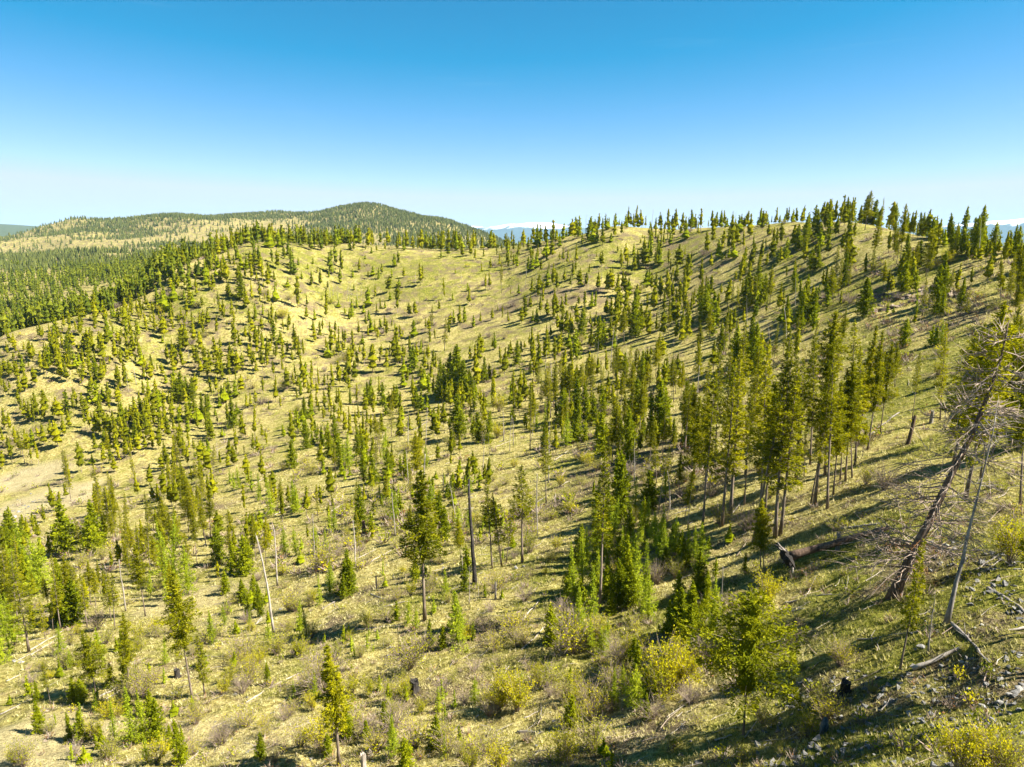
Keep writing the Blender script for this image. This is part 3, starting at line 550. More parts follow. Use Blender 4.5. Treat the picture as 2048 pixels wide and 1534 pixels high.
(0, 880): """15,170,60 320,420,250 345,410,300 390,340,250 140,530,430 170,600,450 200,560,420 230,600,440 260,480,370 250,700,570 290,680,550 320,650,500 120,720,600 150,640,540 30,640,500 80,600,490 50,800,650 90,790,670 20,820,660
560,380,250 600,400,330 630,450,270 650,400,290 580,450,340 530,480,400f 615,540,420 510,560,510f 490,560,510f 520,620,565f 485,630,590f 540,140,80f 650,160,20 700,130,0 740,110,-20 770,100,-30
1000,300,100q 1030,330,80q 980,270,110 950,180,80 1070,260,130 1100,540,260 1060,470,240 1120,500,200 1150,540,240 1190,560,200 1230,570,290 1180,150,10 1220,200,40 1250,240,30 1180,250,100 1290,150,60 1330,170,80 1370,150,30 1140,110,70f 1440,220,80 900,360,250 960,560,330 930,590,370 990,600,350 1010,640,410 960,640,500 840,620,460 870,700,500 820,700,520 780,720,480 750,800,590 700,720,580 660,760,650 720,650,560
1115,835,520q 850,1030,600 905,780,550 940,770,600 990,900,600 1000,970,700
400,1000,670 430,960,680 355,1110,650q 370,1060,760f 440,1080,800f 330,1040,900f 490,1040,700q 510,1090,760q 500,940,800 530,960,700 560,970,740 590,900,700 620,920,760 660,940,760 670,1110,770q 735,1000,690d 290,1000,800 310,1110,860q 265,1160,920s 170,1240,700q 110,1100,650 60,1050,750 40,1100,700 90,1080,800 70,1200,1000s 20,1300,1050l 60,1240,1130l
565,1510,1090p 390,1520,1400d 295,1540,1280q 410,1340,1210l 757,1450,1000p 690,1240,1150f 720,1230,1100f 650,1440,1290f 430,1534,1380f 490,1500,1420f 1130,1545,740p 1195,1490,1110s
1340,580,430d 1475,740,430s 1600,1130,560d 1620,850,500d 1840,770,440d 1380,620,550f 1440,620,550f 1350,780,720f 1275,820,700s 1260,650,610f 1760,720,630f 1450,1040,890f 1525,1030,890f 1390,1130,1060f 1230,1060,1010f 1565,1430,1300f 1755,1110,1040f 1940,870,700l 2010,900,700f 1560,290,190 1580,420,210q 1650,480,300q 1690,380,260 1790,440,270 1850,330,260 1860,480,300q 1930,330,160 1920,470,370 1460,500,420f 1890,200,110f 1640,1440,1370d""",
(680, 880): """495,1055,160p 455,290,-60 890,750,190q 1065,715,140q 945,740,300q 970,720,330q 1155,570,190d 1205,370,-40q 500,440,80d 322,560,300d 835,170,-40d 605,300,160d 90,480,230q 145,370,250 190,300,150 100,480,370f 90,730,480d 185,540,420f 530,610,480f 520,410,300f 570,400,320f 665,380,310f 610,260,190f 695,200,110f 560,230,180f 660,270,190f
705,700,450 740,740,620f 718,850,650d 755,960,740d 810,930,800d 1515,1010,40q 1010,630,540f 850,500,390f 820,590,510f
690,1200,890l 600,1220,1080f 770,1170,1060f 1470,1080,730l 1350,900,730f 1440,760,500l 1590,550,320l 1640,480,60f 1540,700,460l 1580,1020,870f 1720,760,540l 1700,980,700f 1860,700,430l 1240,1180,970f 1540,1250,1080l 1400,930,800f 230,1470,1380f 265,860,790f 50,900,700f 20,930,780f 850,920,840f 945,930,870f 1980,1150,850f 1920,1130,930f 1780,680,560f 1660,900,560f 1500,900,700f 1430,980,860f 1620,760,560f 1940,640,480f 1800,840,700f 1900,760,620f 1560,860,680f 1480,640,480l 1690,560,380f 1770,520,330f 1620,360,200f
1720,280,-10d 1860,420,120d 1925,420,180d 1800,300,100d 1640,420,150d 2030,520,240d 1980,330,60 2010,480,150 1900,300,20 1850,250,-30""",
(1348, 880): """405,1722,925w 1320,1340,560s 1485,1240,870d 260,1052,730d 505,765,350 525,745,330 120,700,500l 60,760,560f 200,640,560f 150,900,640f 110,1120,820f 30,930,760f 30,700,520f 70,1280,960f 410,780,650f 320,600,490f 240,800,690f 300,1250,1050f 1100,105,-120 720,260,-60q 760,210,-80q 250,1010,1040d 210,940,800f""",
(1024, 1230): None, }
TREES = []          # (u, v, vtop, type)
for (u0, v0), txt in VIEWS.items():
    for w_ in (txt or '').split():
        k = w_[-1] if w_[-1].isalpha() else ''
        x, yb, yt = map(float, w_.rstrip('abcdefghijklmnopqrstuvwxyz').split(','))
        TREES.append((u0 + x * S_, v0 + yb * S_, v0 + yt * S_, k))
for w_ in """160,470,330f 285,498,380f 330,355,250f 1390,500,360f 1470,510,420f 1540,460,340f 1745,535,395f 730,600,410f 1520,300,240f 770,390,320f 500,270,160f 600,250,190f 540,260,200f 620,500,330f
40,360,320f 400,480,440f 700,400,340f 1840,500,460f 1665,510,460f 1310,560,470f 940,70,20f 240,250,175f""".split():
    k = w_[-1]; x, yb, yt = map(float, w_[:-1].split(',')); TREES.append((x * .5, 1230 + yb * .5, 1230 + yt * .5, k))
for w_ in """235,450,310f 340,520,430l 540,420,310f 570,340,260f 400,608,540f 370,560,490f 150,110,10f 360,150,40l 230,260,220f 480,215,90f 620,290,190f""".split():
    k = w_[-1]; x, yb, yt = map(float, w_[:-1].split(',')); TREES.append((1024 + x * .5, 1230 + yb * .5, 1230 + yt * .5, k))

for w_ in '''678,1530,1285p 1135,1190,1130f 1150,1200,1080l 1165,1180,1060l 1190,1190,1100l 1215,1200,1130f 1240,1215,1120f 1265,1210,1100l 1290,1190,1080l 1255,1160,1060l 1310,1100,1020l 1330,1130,1040l 1280,1090,1000l 1350,1110,1030l 1375,1130,1050l 1400,1140,1040l 1395,1190,1110l 1410,1230,1140f 1380,1260,1170f 1345,1260,1190f 1370,1290,1220f 1210,1110,1010f 1225,1080,990l 1245,1040,960f 1270,1030,950l 1300,1020,940f 1240,990,900f 1160,1130,1050f 1215,1290,1230l 1185,1300,1230l
1460,940,700s 1490,950,720s 1540,930,690 1580,940,700s 1620,930,680s 1650,950,720 1680,960,730s 1710,930,690s 1735,900,660 1600,880,640s 1560,890,650s 1640,860,620 1700,860,640s 1760,870,680 1430,920,690s 1500,870,670 1450,880,690 1410,900,720s
265,1490,1370l 290,1485,1375l 230,1480,1390l 915,1260,1180l 640,1210,1150l 660,1190,1120l 600,1270,1200l 120,1310,1240l 30,1290,1180l 10,1280,1170l 200,1320,1250l 330,1330,1270l 425,1290,1220l 540,1300,1240l 860,1290,1240f 700,1160,1100f 520,1215,1165f 880,1050,980f 860,1020,960l 900,1000,950f 1090,860,800l 1930,1000,600p 1985,905,612p 2040,1010,640p 1880,840,640s 1960,960,640s'''.split():
    k = w_[-1] if w_[-1].isalpha() else ''; TREES.append((*map(float, w_.rstrip('abcdefghijklmnopqrstuvwxyz').split(',')), k))

def rtype(u, v):
    x = rnd.random()
    if v < 900: return 'p' if x < .62 else 'f' if x < .76 else 's' if x < .94 else 'q'
    return 'p' if x < .60 else 'q' if x < .85 else 's'
PTS = []            # every tree: position, height, pixel height, type
for (u, v, vt, k) in TREES:
    if 1370 < u < 1720 and 985 < v < 1090 and (vt < 820) and rnd.random() < .3: continue
    k = k or rtype(u, v); p = ground(u, v, rmax=620); h = top_z(p, u, vt)
    d = p.y * math.cos(PITCH) - p.z * math.sin(PITCH)
    h = min(max(h, 1.2), 32)
    PTS.append([p, h, h * F / d, k, u, v])
# more small trees between them, along the crest and down the back of it
def scatter(poly, n, hr, kinds, mind=2.6, rmax=620, rmin=60):
    """small trees in loose clumps"""
    xs = [q[0] for q in poly]; ys = [q[1] for q in poly]; c = 0; tries = 0
    px = np.array([(q[0].x, q[0].y) for q in PTS]); cen = None; left = 0; kk = 'p'
    while c < n and tries < n * 25:
        tries += 1
        if left <= 0:
            cen = (rnd.uniform(min(xs), max(xs)), rnd.uniform(min(ys), max(ys))); left = rnd.choice([1, 1, 3, 6, 10, 15]); kk = rnd.choice(kinds); hh = rnd.uniform(.75, 1.15)
        left -= 1; u, v = cen[0] + rnd.gauss(0, 19), cen[1] + rnd.gauss(0, 9)
        if not in_poly(np.array([u]), np.array([v]), poly)[0] or (1100 < u < 1185 and 890 < v < 1235): continue      # the grassy lane stays open
        p = ground(u, v, rmin, rmax)
        if ((px[:, 0] - p.x) ** 2 + (px[:, 1] - p.y) ** 2).min() < mind ** 2: continue
        px = np.vstack([px, (p.x, p.y)]); h = rnd.uniform(*hr) * hh; d = p.y * math.cos(PITCH) - p.z * math.sin(PITCH)
        PTS.append([p, h, h * F / d, kk if rnd.random() < .7 else rnd.choice(kinds), u, v]); c += 1
scatter([(0,700),(330,570),(480,510),(560,570),(500,700),(420,900),(200,900),(0,930)], 215, (4, 11), 'ppfsq')
scatter([(480,650),(900,640),(1300,560),(1500,640),(1350,800),(1100,860),(700,900),(450,900)], 330, (3.5, 11), 'ppfssq')
scatter([(900,510),(1240,460),(1560,450),(1720,450),(1680,560),(1300,610)], 150, (4, 11), 'ppfs')
scatter([(560,500),(900,500),(960,600),(640,640)], 22, (2, 5), 'ff', 5)
scatter([(420,880),(900,880),(1000,1000),(900,1100),(420,1180)], 110, (2.5, 9), 'pfsl')
scatter([(0,880),(420,900),(440,1100),(330,1150),(200,1120),(200,960),(0,930)], 40, (4, 12), 'psq')
scatter([(0,1060),(330,1060),(420,1200),(200,1290),(0,1290)], 34, (4, 13), 'qsfl')
scatter([(120,960),(450,880),(450,1120),(300,1180),(180,1120)], 34, (6, 14), 'pqss', 2.2)
scatter([(0,760),(300,640),(420,700),(380,900),(150,900),(0,900)], 50, (4, 12), 'ppsf', 2.2)
scatter([(1120,1010),(1290,930),(1430,1040),(1430,1290),(1150,1300)], 26, (2.5, 6), 'lllf', 1.3, rmin=30)
scatter([(0,1300),(700,1180),(1100,1250),(1350,1380),(1300,1534),(0,1534)], 75, (1.2, 3.4), 'fll', 1.2, rmin=30)
scatter([(450,950),(1000,950),(1100,1200),(450,1300)], 60, (1.5, 4.5), 'fl', 1.5, rmin=30)
scatter([(1860,560),(2048,600),(2048,900),(1900,800)], 5, (9, 15), 'ps', 3)
scatter([(1380,600),(1560,560),(1720,560),(1640,700),(1450,780)], 60, (5, 12), 'psf')
scatter([(1700,450),(2048,500),(2048,700),(1800,620),(1690,540)], 34, (6, 13), 'ppsf')
scatter([(1000,820),(1300,760),(1450,860),(1300,960),(1050,920)], 60, (4, 12), 'pqsf')
scatter([(330,620),(900,560),(1600,560),(1750,800),(1300,960),(500,1150),(200,900)], 55, (5, 12), 'd', 4)
for i in range(150):                                   # the belt of trees right behind the crest line
    x = rnd.random() ** 1.0; u = 330 + x * (830 if i % 3 else 600); vr = np.interp(u, [330, 490, 600, 940, 1060, 1160], [545, 490, 491, 497, 477, 462])
    p0 = ground(u, vr + 6, rmax=620); r = math.hypot(p0.x, p0.y); r2 = r * rnd.uniform(1.0, 1.09); p = Vector((p0.x * r2 / r, p0.y * r2 / r, 0)); p.z = height(p.x, p.y)
    h = rnd.uniform(7, 13) * (1.0 if u < 1000 else .9); PTS.append([p, h, h * F / p.y, rnd.choice('ppfs'), u, vr])
for i in range(122):
    u = rnd.uniform(1080, 1800) if i < 92 else rnd.uniform(1800, 2046); vr = np.interp(u, [1060, 1240, 1400, 1560, 1700, 1770, 1850, 2048], [477, 452, 456, 446, 442, 452, 478, 512])
    p0 = ground(u, vr + 4, rmax=600); r = math.hypot(p0.x, p0.y); r2 = r * rnd.uniform(1.0, 1.08); p = Vector((p0.x * r2 / r, p0.y * r2 / r, 0)); p.z = height(p.x, p.y)
    h = rnd.uniform(3.5, 9) * (1.3 if 1640 < u < 1800 else .9); PTS.append([p, h, h * F / p.y, rnd.choice('fffps'), u, vr])

# ------------------------------------------------------------------ naming things by what they stand beside
LM = [('charred black snag', 946, 1150), ('big leaning dead tree', 1800, 1180), ('uprooted fallen trunk', 1620, 1130), ('blackened stump', 829, 1380), ('bushy lone pine', 1500, 1400),
 ('grassy lane of shadows', 1125, 1080), ('brown rock outcrop', 1850, 590), ('round yellow crest shrub', 1896, 515), ('round yellow mid-slope shrub', 998, 820), ('tall pine with curved trunk', 830, 1200),
 ('pale bare clearing', 70, 990), ('dense dark thicket', 920, 770), ('fir clump under the crest', 500, 530), ('orange-yellow shrub', 564, 630), ('tallest crest tree', 1729, 440),
 ('yellow shrub on the spur', 322, 620), ('lone crest-meadow pole pine', 684, 540), ('long pale slanting log', 545, 1380), ('big yellow shrub by brushwood', 2018, 1100), ('crossed logs', 1950, 1290),
 ('tall bare pole', 548, 1240), ('yellow shrub in bottom centre', 1008, 1405), ('shaded brown draw', 1300, 900), ('tall pine grove', 1540, 1000), ('snowy mountain gap', 1010, 480),
 ('foot of the domed hill', 760, 495), ('white log at the bottom', 1085, 1467), ('standing pale slab rock', 1647, 1460), ('meadow under the crest', 850, 550), ('ridge forest edge', 330, 560), ('larch saplings by the lane', 1270, 1180), ('crest knoll', 1250, 460)]
ORD = ['nearest', 'second nearest', 'third nearest', 'fourth nearest', 'fifth nearest', 'sixth nearest', 'seventh nearest', 'eighth nearest', 'ninth nearest', 'tenth nearest', 'eleventh nearest', 'twelfth nearest', 'thirteenth nearest', 'fourteenth nearest', 'fifteenth nearest', 'sixteenth nearest', 'seventeenth nearest', 'eighteenth nearest', 'nineteenth nearest', 'twentieth nearest'] + [f'{t_} nearest' for t_ in ('21st', '22nd', '23rd', '24th', '25th', '26th', '27th', '28th', '29th', '30th', '31st', '32nd', '33rd', '34th', '35th', '36th', '37th', '38th', '39th', '40th')]
PEND = {}
def place_label(o, look, u, v):
    """label = look + direction from the closest landmark; the rank among equals is filled in at the end"""
    l = min(LM, key=lambda q: math.hypot(q[1] - u, (q[2] - v) * 1.3)); dx, dy = u - l[1], v - l[2]
    a = math.degrees(math.atan2(-dy, dx)) % 360
    d = ['right of', 'above right of', 'above', 'above left of', 'left of', 'below left of', 'below', 'below right of'][int((a + 22.5) // 45) % 8]
    PEND.setdefault((look, d, l[0]), []).append((math.hypot(dx, dy), o))
def finish_labels():
    for (look, d, lm), lst in PEND.items():
        lst.sort(key=lambda q: q[0])
        for k, (_, o) in enumerate(lst):
            rank = ORD[k] if k < len(ORD) else 'farthest'
            o['label'] = f'{look}, {rank} {d} the {lm}' if len(lst) > 1 else f'{look} {d} the {lm}'

def empty(name, p, rz=0, tilt=(0, 0), sc=(1, 1, 1)):
    e = bpy.data.objects.new(name, None); COL.objects.link(e); e.empty_display_size = .3
    e.location = p; e.rotation_euler = (tilt[0], tilt[1], rz); e.scale = sc; return e

# ------------------------------------------------------------------ individual trees
NAMES = {'p': 'pine_tree', 'q': 'pine_tree', 's': 'pine_tree', 'w': 'pine_tree', 'f': 'fir_tree', 'l': 'larch_tree', 'd': 'dead_tree'}
CATS = {'pine_tree': 'pine tree', 'fir_tree': 'fir tree', 'larch_tree': 'larch tree', 'dead_tree': 'dead tree'}
LOOK = {'p': 'green pine with short trunk', 'q': 'high-crowned bare-trunked pine', 's': 'thin sparse pine', 'w': 'broad bushy pine', 'f': 'conical green fir', 'l': 'feathery pale green larch', 'd': 'leafless grey dead tree'}
GRP = {'pine_tree': 'pines scattered over the hillside', 'fir_tree': 'young firs scattered over the hillside', 'larch_tree': 'pale larches in the draw', 'dead_tree': 'dead standing trees'}
SPECIAL = {(849, 1241): 'tall pine with bare lower trunk and long ragged crown standing alone', (1199, 1226): 'very tall thin-trunked pine with crown high above the larches',
 (1512, 1428): 'broad bushy yellow-green pine standing alone in the foreground', (1729, 460): 'tallest tree on the crest with full dark crown against the sky',
 (684, 551): 'pole-trunked pine standing alone on the crest meadow', (387, 1409): 'yellow-green pine with long pale bare trunk near the lower left',
 (1800, 1339): 'small bushy-headed pine with thin bare trunk before the leaning dead tree', (548, 1267): 'tall bare pale pole of a dead tree without branches'}
TREES_ALL = sorted(PTS, key=lambda q: -q[2]); cnt = {}; REST = []
for (p, h, ph, k, u, v) in TREES_ALL:
    nm = NAMES[k]; c = cnt.get(nm, 0)
    if k != 'd' and (c >= 295 or ph < 27): REST.append((p, h, k)); continue
    cnt[nm] = c + 1
    near = ph > 46
    if k == 'd': pr = DEAD[rnd.choice([1, 3] if (v > 1000 and u < 900) else [0, 2, 4, 1])]
    elif near: pr = NEAR[k][rnd.randrange(len(NEAR[k]))]
    else: pr = FAR[k][rnd.randrange(len(FAR[k]))]
    s = h / pr[2]; wd = s * rnd.uniform(.75, 1.3) * (1.0 if h > 8 or k in 'fl' else 1.15)
    if k == 'w': wd = s * 1.05
    if ph > 150 and u < 1300 and k in 'pqs': wd *= 1.3
    e = empty(nm, p, rnd.uniform(0, 6.28), (rnd.gauss(0, .04), rnd.gauss(0, .04)), (wd, wd, s))
    link('trunk', pr[0], e); cr_ = link('branches' if k == 'd' else 'crown', pr[1], e)
    if k == 'd': cr_['kind'] = 'stuff'
    sp_ = [t_ for q, t_ in SPECIAL.items() if abs(q[0] - u) < 2.5 and abs(q[1] - v) < 2.5]
    tag(e, sp_[0] if sp_ else None, CATS[nm], GRP[nm])
    if not sp_: place_label(e, LOOK[k], u, v)

def stuff_mesh(name, items, mats, kind_arrays, label):
    """many small far things as one mass: items = (position, height, key, rz)"""
    VV, QQ, TT, qm, tm, tn = [], [], [], [], [], []; n = 0
    for (p, h, key) in items:
        parts = kind_arrays(key); c, s_ = math.cos(rnd.uniform(0, 6.28)), 0; a = rnd.uniform(0, 6.28); c, s_ = math.cos(a), math.sin(a)
        sh = rnd.uniform(-.28, .28); w_ = rnd.uniform(.8, 1.45); lx, ly = rnd.gauss(0, .04), rnd.gauss(0, .04)
        for (V, Q, T, _a, _b, t_), H, mi in parts:
            k = h / H; X = np.empty_like(V); X[:, 0] = (V[:, 0] * c - V[:, 1] * s_) * k * w_ + p.x; X[:, 1] = (V[:, 0] * s_ + V[:, 1] * c) * k * w_ + p.y; X[:, 2] = V[:, 2] * k; X[:, 0] += X[:, 2] * lx; X[:, 1] += X[:, 2] * ly; X[:, 2] += p.z
            VV.append(X); QQ.append(Q + n); TT.append(T + n); qm.append(np.full(len(Q), mi)); tm.append(np.full(len(T), mi)); tn.append(np.clip(t_ + sh, 0, 1)); n += len(V)
    me = mesh_from(name, np.vstack(VV), np.vstack(QQ), np.vstack(TT), np.concatenate(tn), mats, np.concatenate(qm + tm))
    return tag(link(name, me), label, None, None, 'stuff')
MI = {'p': 1, 'q': 1, 's': 1, 'w': 1, 'f': 2, 'l': 3}
LIGHT = {}
for ki, (k, (style, cbr, rr, H, nb, nc, cl, cw, mat, nv)) in enumerate(SPEC.items()):
    LIGHT[k] = []
    for v in range(5):
        rg = np.random.RandomState(8000 + 50 * ki + v); z_ = H / 15
        a, b = conifer(8500 + 50 * ki + v, H, rg.uniform(*cbr) * (.55 if k in 'pqs' else 1), rg.uniform(*rr) * H * (1.05 if k in 'flw' else 1.6), 17, 7, 1.1 * z_ + .12, .6 * z_ + .08, style, mat, 3, False, rg.normal(0, .012), seg=4, core=.82); LIGHT[k].append([(a.arrays(), H, 0), (b.arrays(), H, MI[k])])
def far_parts(k): return LIGHT[k][rnd.randrange(5)]
stuff_mesh('hillside_trees', REST, [M['bark'], M['pine'], M['fir'], M['larch']], far_parts, 'mass of small distant conifers dotted over the upper hillside')

# ------------------------------------------------------------------ far woods
GM = np.maximum.accumulate(GT, axis=1)
def grid_at(az, s):
    i = np.clip(np.searchsorted(GA, az) - 1, 0, na - 2); j = np.clip(np.searchsorted(GS, s) - 1, 0, ns - 2)
    f = (az - GA[i]) / (GA[i + 1] - GA[i]); g = (s - GS[j]) / (GS[j + 1] - GS[j])
    z = (GZ[i, j] * (1 - f) + GZ[i + 1, j] * f) * (1 - g) + (GZ[i, j + 1] * (1 - f) + GZ[i + 1, j + 1] * f) * g
    return z, GM[i, np.maximum(j - 1, 0)], i, j
def wood(n, az0, az1, r0, r1, hr, dens):
    az = NR.uniform(az0, az1, n); s = np.log(np.sqrt(NR.uniform(r0 * r0, r1 * r1, n))) if r1 < 2 * r0 else NR.uniform(math.log(r0), math.log(r1), n)
    r = np.exp(s); x, y = np.sin(az) * r, np.cos(az) * r; z, gm, i, j = grid_at(az, s); h = NR.uniform(*hr, n)
    keep = ((z + h) / r > gm) & (NR.rand(n) < dens(x, y, z, r, az))
    return [(Vector((x[q], y[q], z[q])), h[q], None) for q in np.nonzero(keep)[0]]
SMALL = []
for v in range(6):
    a, b = conifer(9000 + v, 14, .12, (2.6, 3.0, 2.3)[v % 3], 7, 2, 1.9, 1.1, 'pine' if v % 2 else 'fir', 'pine', 3, False, seg=3, core=.85)
    SMALL.append([(a.arrays(), 14, 0), (b.arrays(), 14, 1)])
items = wood(9500, -.70, -.22, 402, 1150, (7, 13), lambda x, y, z, r, az: np.clip(.66 + fbm(x, y, 110, 3) * 1.0, .02, 1) * np.where((r < 480) & (az > -.42), .12, 1))
stuff_mesh('valley_forest', items, [M['bark'], M['valley']], lambda k: SMALL[rnd.randrange(6)], 'continuous green forest filling the valley behind the ridge at the edge')
TINY = []
for v in range(8):
    rg = np.random.RandomState(60 + v); b = MB(); H = 10.
    for lv, (z0, z1, rr_) in enumerate(((.8, 6.2, 2.2), (4.4, 10., 1.45))):
        a = np.arange(5) * 2 * math.pi / 5 + rg.rand(); rad = rr_ * rg.uniform(.6, 1.3, 5)
        V = np.vstack([np.stack([np.cos(a) * rad, np.sin(a) * rad, z0 + rg.uniform(-.8, .8, 5)], 1), [[rg.normal(0, .2), rg.normal(0, .2), z1]]])
        b.add(V, None, [(q, (q + 1) % 5, 5) for q in range(5)], 0, rg.uniform(.1, .7))
    TINY.append([(b.arrays(), H, 0)])
def hill_dens(x, y, z, r, az):
    n = fbm(x, y, 300, 4) * 1.1 + .54 + fbm(x + 77, y, 60, 2) * .4
    n = n * np.clip((r - 900) / 700, .35, 1) + np.clip((z - 25) / 90, 0, .45) + np.clip((az + .28) / .2, -.1, .28)
    return np.clip(n, .07, 1)
items = wood(70000, -.72, .05, 1080, 3000, (7, 13), hill_dens) 
stuff_mesh('far_hill_forest', items, [M['far_fir']], lambda k: TINY[rnd.randrange(8)], 'dense conifer forest covering the rounded far hills')
items = wood(4000, .0, .74, 480, 1300, (9, 15), lambda x, y, z, r, az: np.full(x.shape, .5))
if items: stuff_mesh('far_slope_trees', items, [M['bark'], M['pine']], lambda k: SMALL[rnd.randrange(6)], 'conifer tops rising from the slope behind the crest')

# ------------------------------------------------------------------ heroes
def at_depth(u, v, d):
    x = (u - 1024.) / F * d; y = (767. - v) / F * d
    return Vector((x, d * math.cos(PITCH) + y * math.sin(PITCH), -d * math.sin(PITCH) + y * math.cos(PITCH)))
def depth(p): return p.y * math.cos(PITCH) - p.z * math.sin(PITCH)
def rel_path(pix_list, toward=0.):
    p0 = ground(*pix_list[0]); d0 = depth(p0)
    return p0, [np.array(at_depth(u, v, d0 - toward * i) - p0) if i else np.zeros(3) for i, (u, v) in enumerate(pix_list)]

p0, pp = rel_path([(1785, 1195), (1806, 1150), (1850, 1063), (1900, 955), (1957, 835), (2000, 738), (2018, 640)], .25)
H = float(pp[-1][2]); a, b = dead_tree(21, H, pp, r0=.40, nbr=170, blen=.27, bf=(.18, .98), twig=9)
e = tag(empty('dead_tree', p0), 'big dead tree leaning over with tangled bare grey branches and dark trunk', 'dead tree', 'dead standing trees')
link('trunk', a.mesh('leaning_trunk', [M['redbark']], True), e); link('branches', b.mesh('leaning_branches', [M['twig']]), e)
rg = np.random.RandomState(5); nd = MB()
for k in range(26):                                    # rust-brown needles on the lowest boughs
    f = rg.uniform(.16, .40); q = np.array([np.interp(f, np.linspace(0, 1, len(pp)), [w_[j] for w_ in pp]) for j in range(3)]); an = rg.uniform(0, 6.28); L = rg.uniform(1.2, 3.2)
    n = 26; tt = rg.uniform(.3, 1, n); Pn = q + np.outer(tt * L, [math.cos(an), math.sin(an), -.12]) + rg.normal(0, .13, (n, 3)); D_ = rg.normal(0, 1, (n, 3)); D_ /= np.linalg.norm(D_, axis=1, keepdims=True)
    nd.cards(Pn, D_, .20, .05, rg)
    nd.tube(np.stack([q, q + np.array([math.cos(an), math.sin(an), -.12]) * L]), [.03, .01], 3, cap=False)
link('dead_needles', nd.mesh('dead_needle_sprays', [M['rusty']]), e)
nd = MB()
for k in range(60):                                    # the last green boughs high in the crown
    f = rg.uniform(.55, .97); q = np.array([np.interp(f, np.linspace(0, 1, len(pp)), [w_[j] for w_ in pp]) for j in range(3)]); an = rg.uniform(0, 6.28); L = rg.uniform(.8, 2.8) * (1.3 - f)
    n = 34; t_ = rg.uniform(.25, 1, n); Pn = q + np.outer(t_ * L, [math.cos(an), math.sin(an), -.1]) + rg.normal(0, .16, (n, 3)); D_ = rg.normal(0, .6, (n, 3)) + [math.cos(an), math.sin(an), .1]; D_ /= np.linalg.norm(D_, axis=1, keepdims=True)
    nd.cards(Pn, D_, .26, .08, rg)
link('crown', nd.mesh('green_boughs', [M['pine']]), e)

p0, pp = rel_path([(1892, 1247), (1912, 1165), (1935, 1075), (1968, 938), (1996, 800)])
a, b = dead_tree(22, float(pp[-1][2]), pp, r0=.15, nbr=60, blen=.22, bf=(.45, .98), twig=6)
e = tag(empty('dead_tree', p0), 'slim leaning grey dead trunk with fine twigs beside the crossed logs', 'dead tree', 'dead standing trees')
link('trunk', a.mesh('slim_dead_trunk', [M['greywood']], True), e); link('branches', b.mesh('slim_dead_branches', [M['greywood']]), e)

p0, pp = rel_path([(950, 1168), (946, 1110), (941, 1040), (938, 958)])
a, b = dead_tree(23, float(pp[-1][2]), pp, r0=.30, nbr=16, blen=.08, bf=(.75, 1.), twig=2, snapped=True)
e = tag(empty('dead_tree', p0), 'charred black snag with pale splintered top beside green pines', 'dead tree', 'dead standing trees')
link('trunk', a.mesh('charred_trunk', [M['char']], True), e); link('branches', b.mesh('charred_top', [M['deadwood']]), e)

# the uprooted trunk
A_, B_ = ground(1569, 1150), ground(1775, 1064); ax = (B_ - A_); L = ax.length
e = tag(empty('uprooted_tree', A_), 'uprooted fallen trunk with black upturned root plate on the slope', 'fallen tree')
tr = MB(); tt = np.linspace(.02, 1, 10); rg = np.random.RandomState(8)
pts = np.array([[ax.x * q, ax.y * q, height(A_.x + ax.x * q, A_.y + ax.y * q) - A_.z + .42 + .35 * (1 - q)] for q in tt]); pts[:, 2] = np.linspace(pts[:, 2][:3].max(), pts[:, 2][-3:].max(), 10)
tr.tube(pts + rg.normal(0, .03, (10, 3)), np.interp(tt, [0, .15, 1], [.52, .36, .2]), 9); link('trunk', tr.mesh('fallen_trunk', [M['redbark']], True), e)
rp = MB(); c0 = pts[0]; u_ = np.array(ax.normalized()); s1 = np.cross(u_, [0, 0, 1]); s1 /= np.linalg.norm(s1); s2 = np.cross(s1, u_)
V = []; nr = 14
for k in range(nr):
    an = 2 * math.pi * k / nr; R_ = rg.uniform(.75, 1.25)
    V += [c0 + (s1 * math.cos(an) + s2 * math.sin(an)) * R_ + u_ * rg.normal(0, .12), c0 + (s1 * math.cos(an) + s2 * math.sin(an)) * R_ * .55 - u_ * rg.uniform(.3, .6)]
V += [c0 - u_ * .55, c0 + u_ * .5]; T_ = []; Q_ = []
for k in range(nr):
    k2 = (k + 1) % nr; Q_.append((2 * k, 2 * k2, 2 * k2 + 1, 2 * k + 1)); T_ += [(2 * nr, 2 * k + 1, 2 * k2 + 1), (2 * nr + 1, 2 * k2, 2 * k)]
rp.add(np.array(V), Q_, T_); link('root_plate', rp.mesh('root_plate', [M['char']]), e)
for k in range(22):
    an = rg.uniform(0, 6.28); d = s1 * math.cos(an) + s2 * math.sin(an); rt = MB(); Lr = rg.uniform(.6, 1.3); q = c0 + d * .8
    rt.tube(np.stack([q, q + d * Lr * .5 - u_ * .2, q + d * Lr - u_ * .35 + rg.normal(0, .2, 3)]), [.09, .06, .02], 5); link('root', rt.mesh('root', [M['char' if k % 2 else 'greywood']], True), e)
bm_ = MB()
for k in range(30):
    f = rg.uniform(.45, 1.0); q = np.array([np.interp(f, tt, pts[:, j]) for j in range(3)]); d = rg.normal(0, 1, 3); d[2] = abs(d[2]); d /= np.linalg.norm(d); l = rg.uniform(.5, 1.8)
    bm_.tube(np.stack([q, q + d * l * .5, q + d * l + u_ * .3 * l]), [.04, .025, .008], 3, cap=False)
link('branches', bm_.mesh('fallen_branches', [M['greywood']]), e)

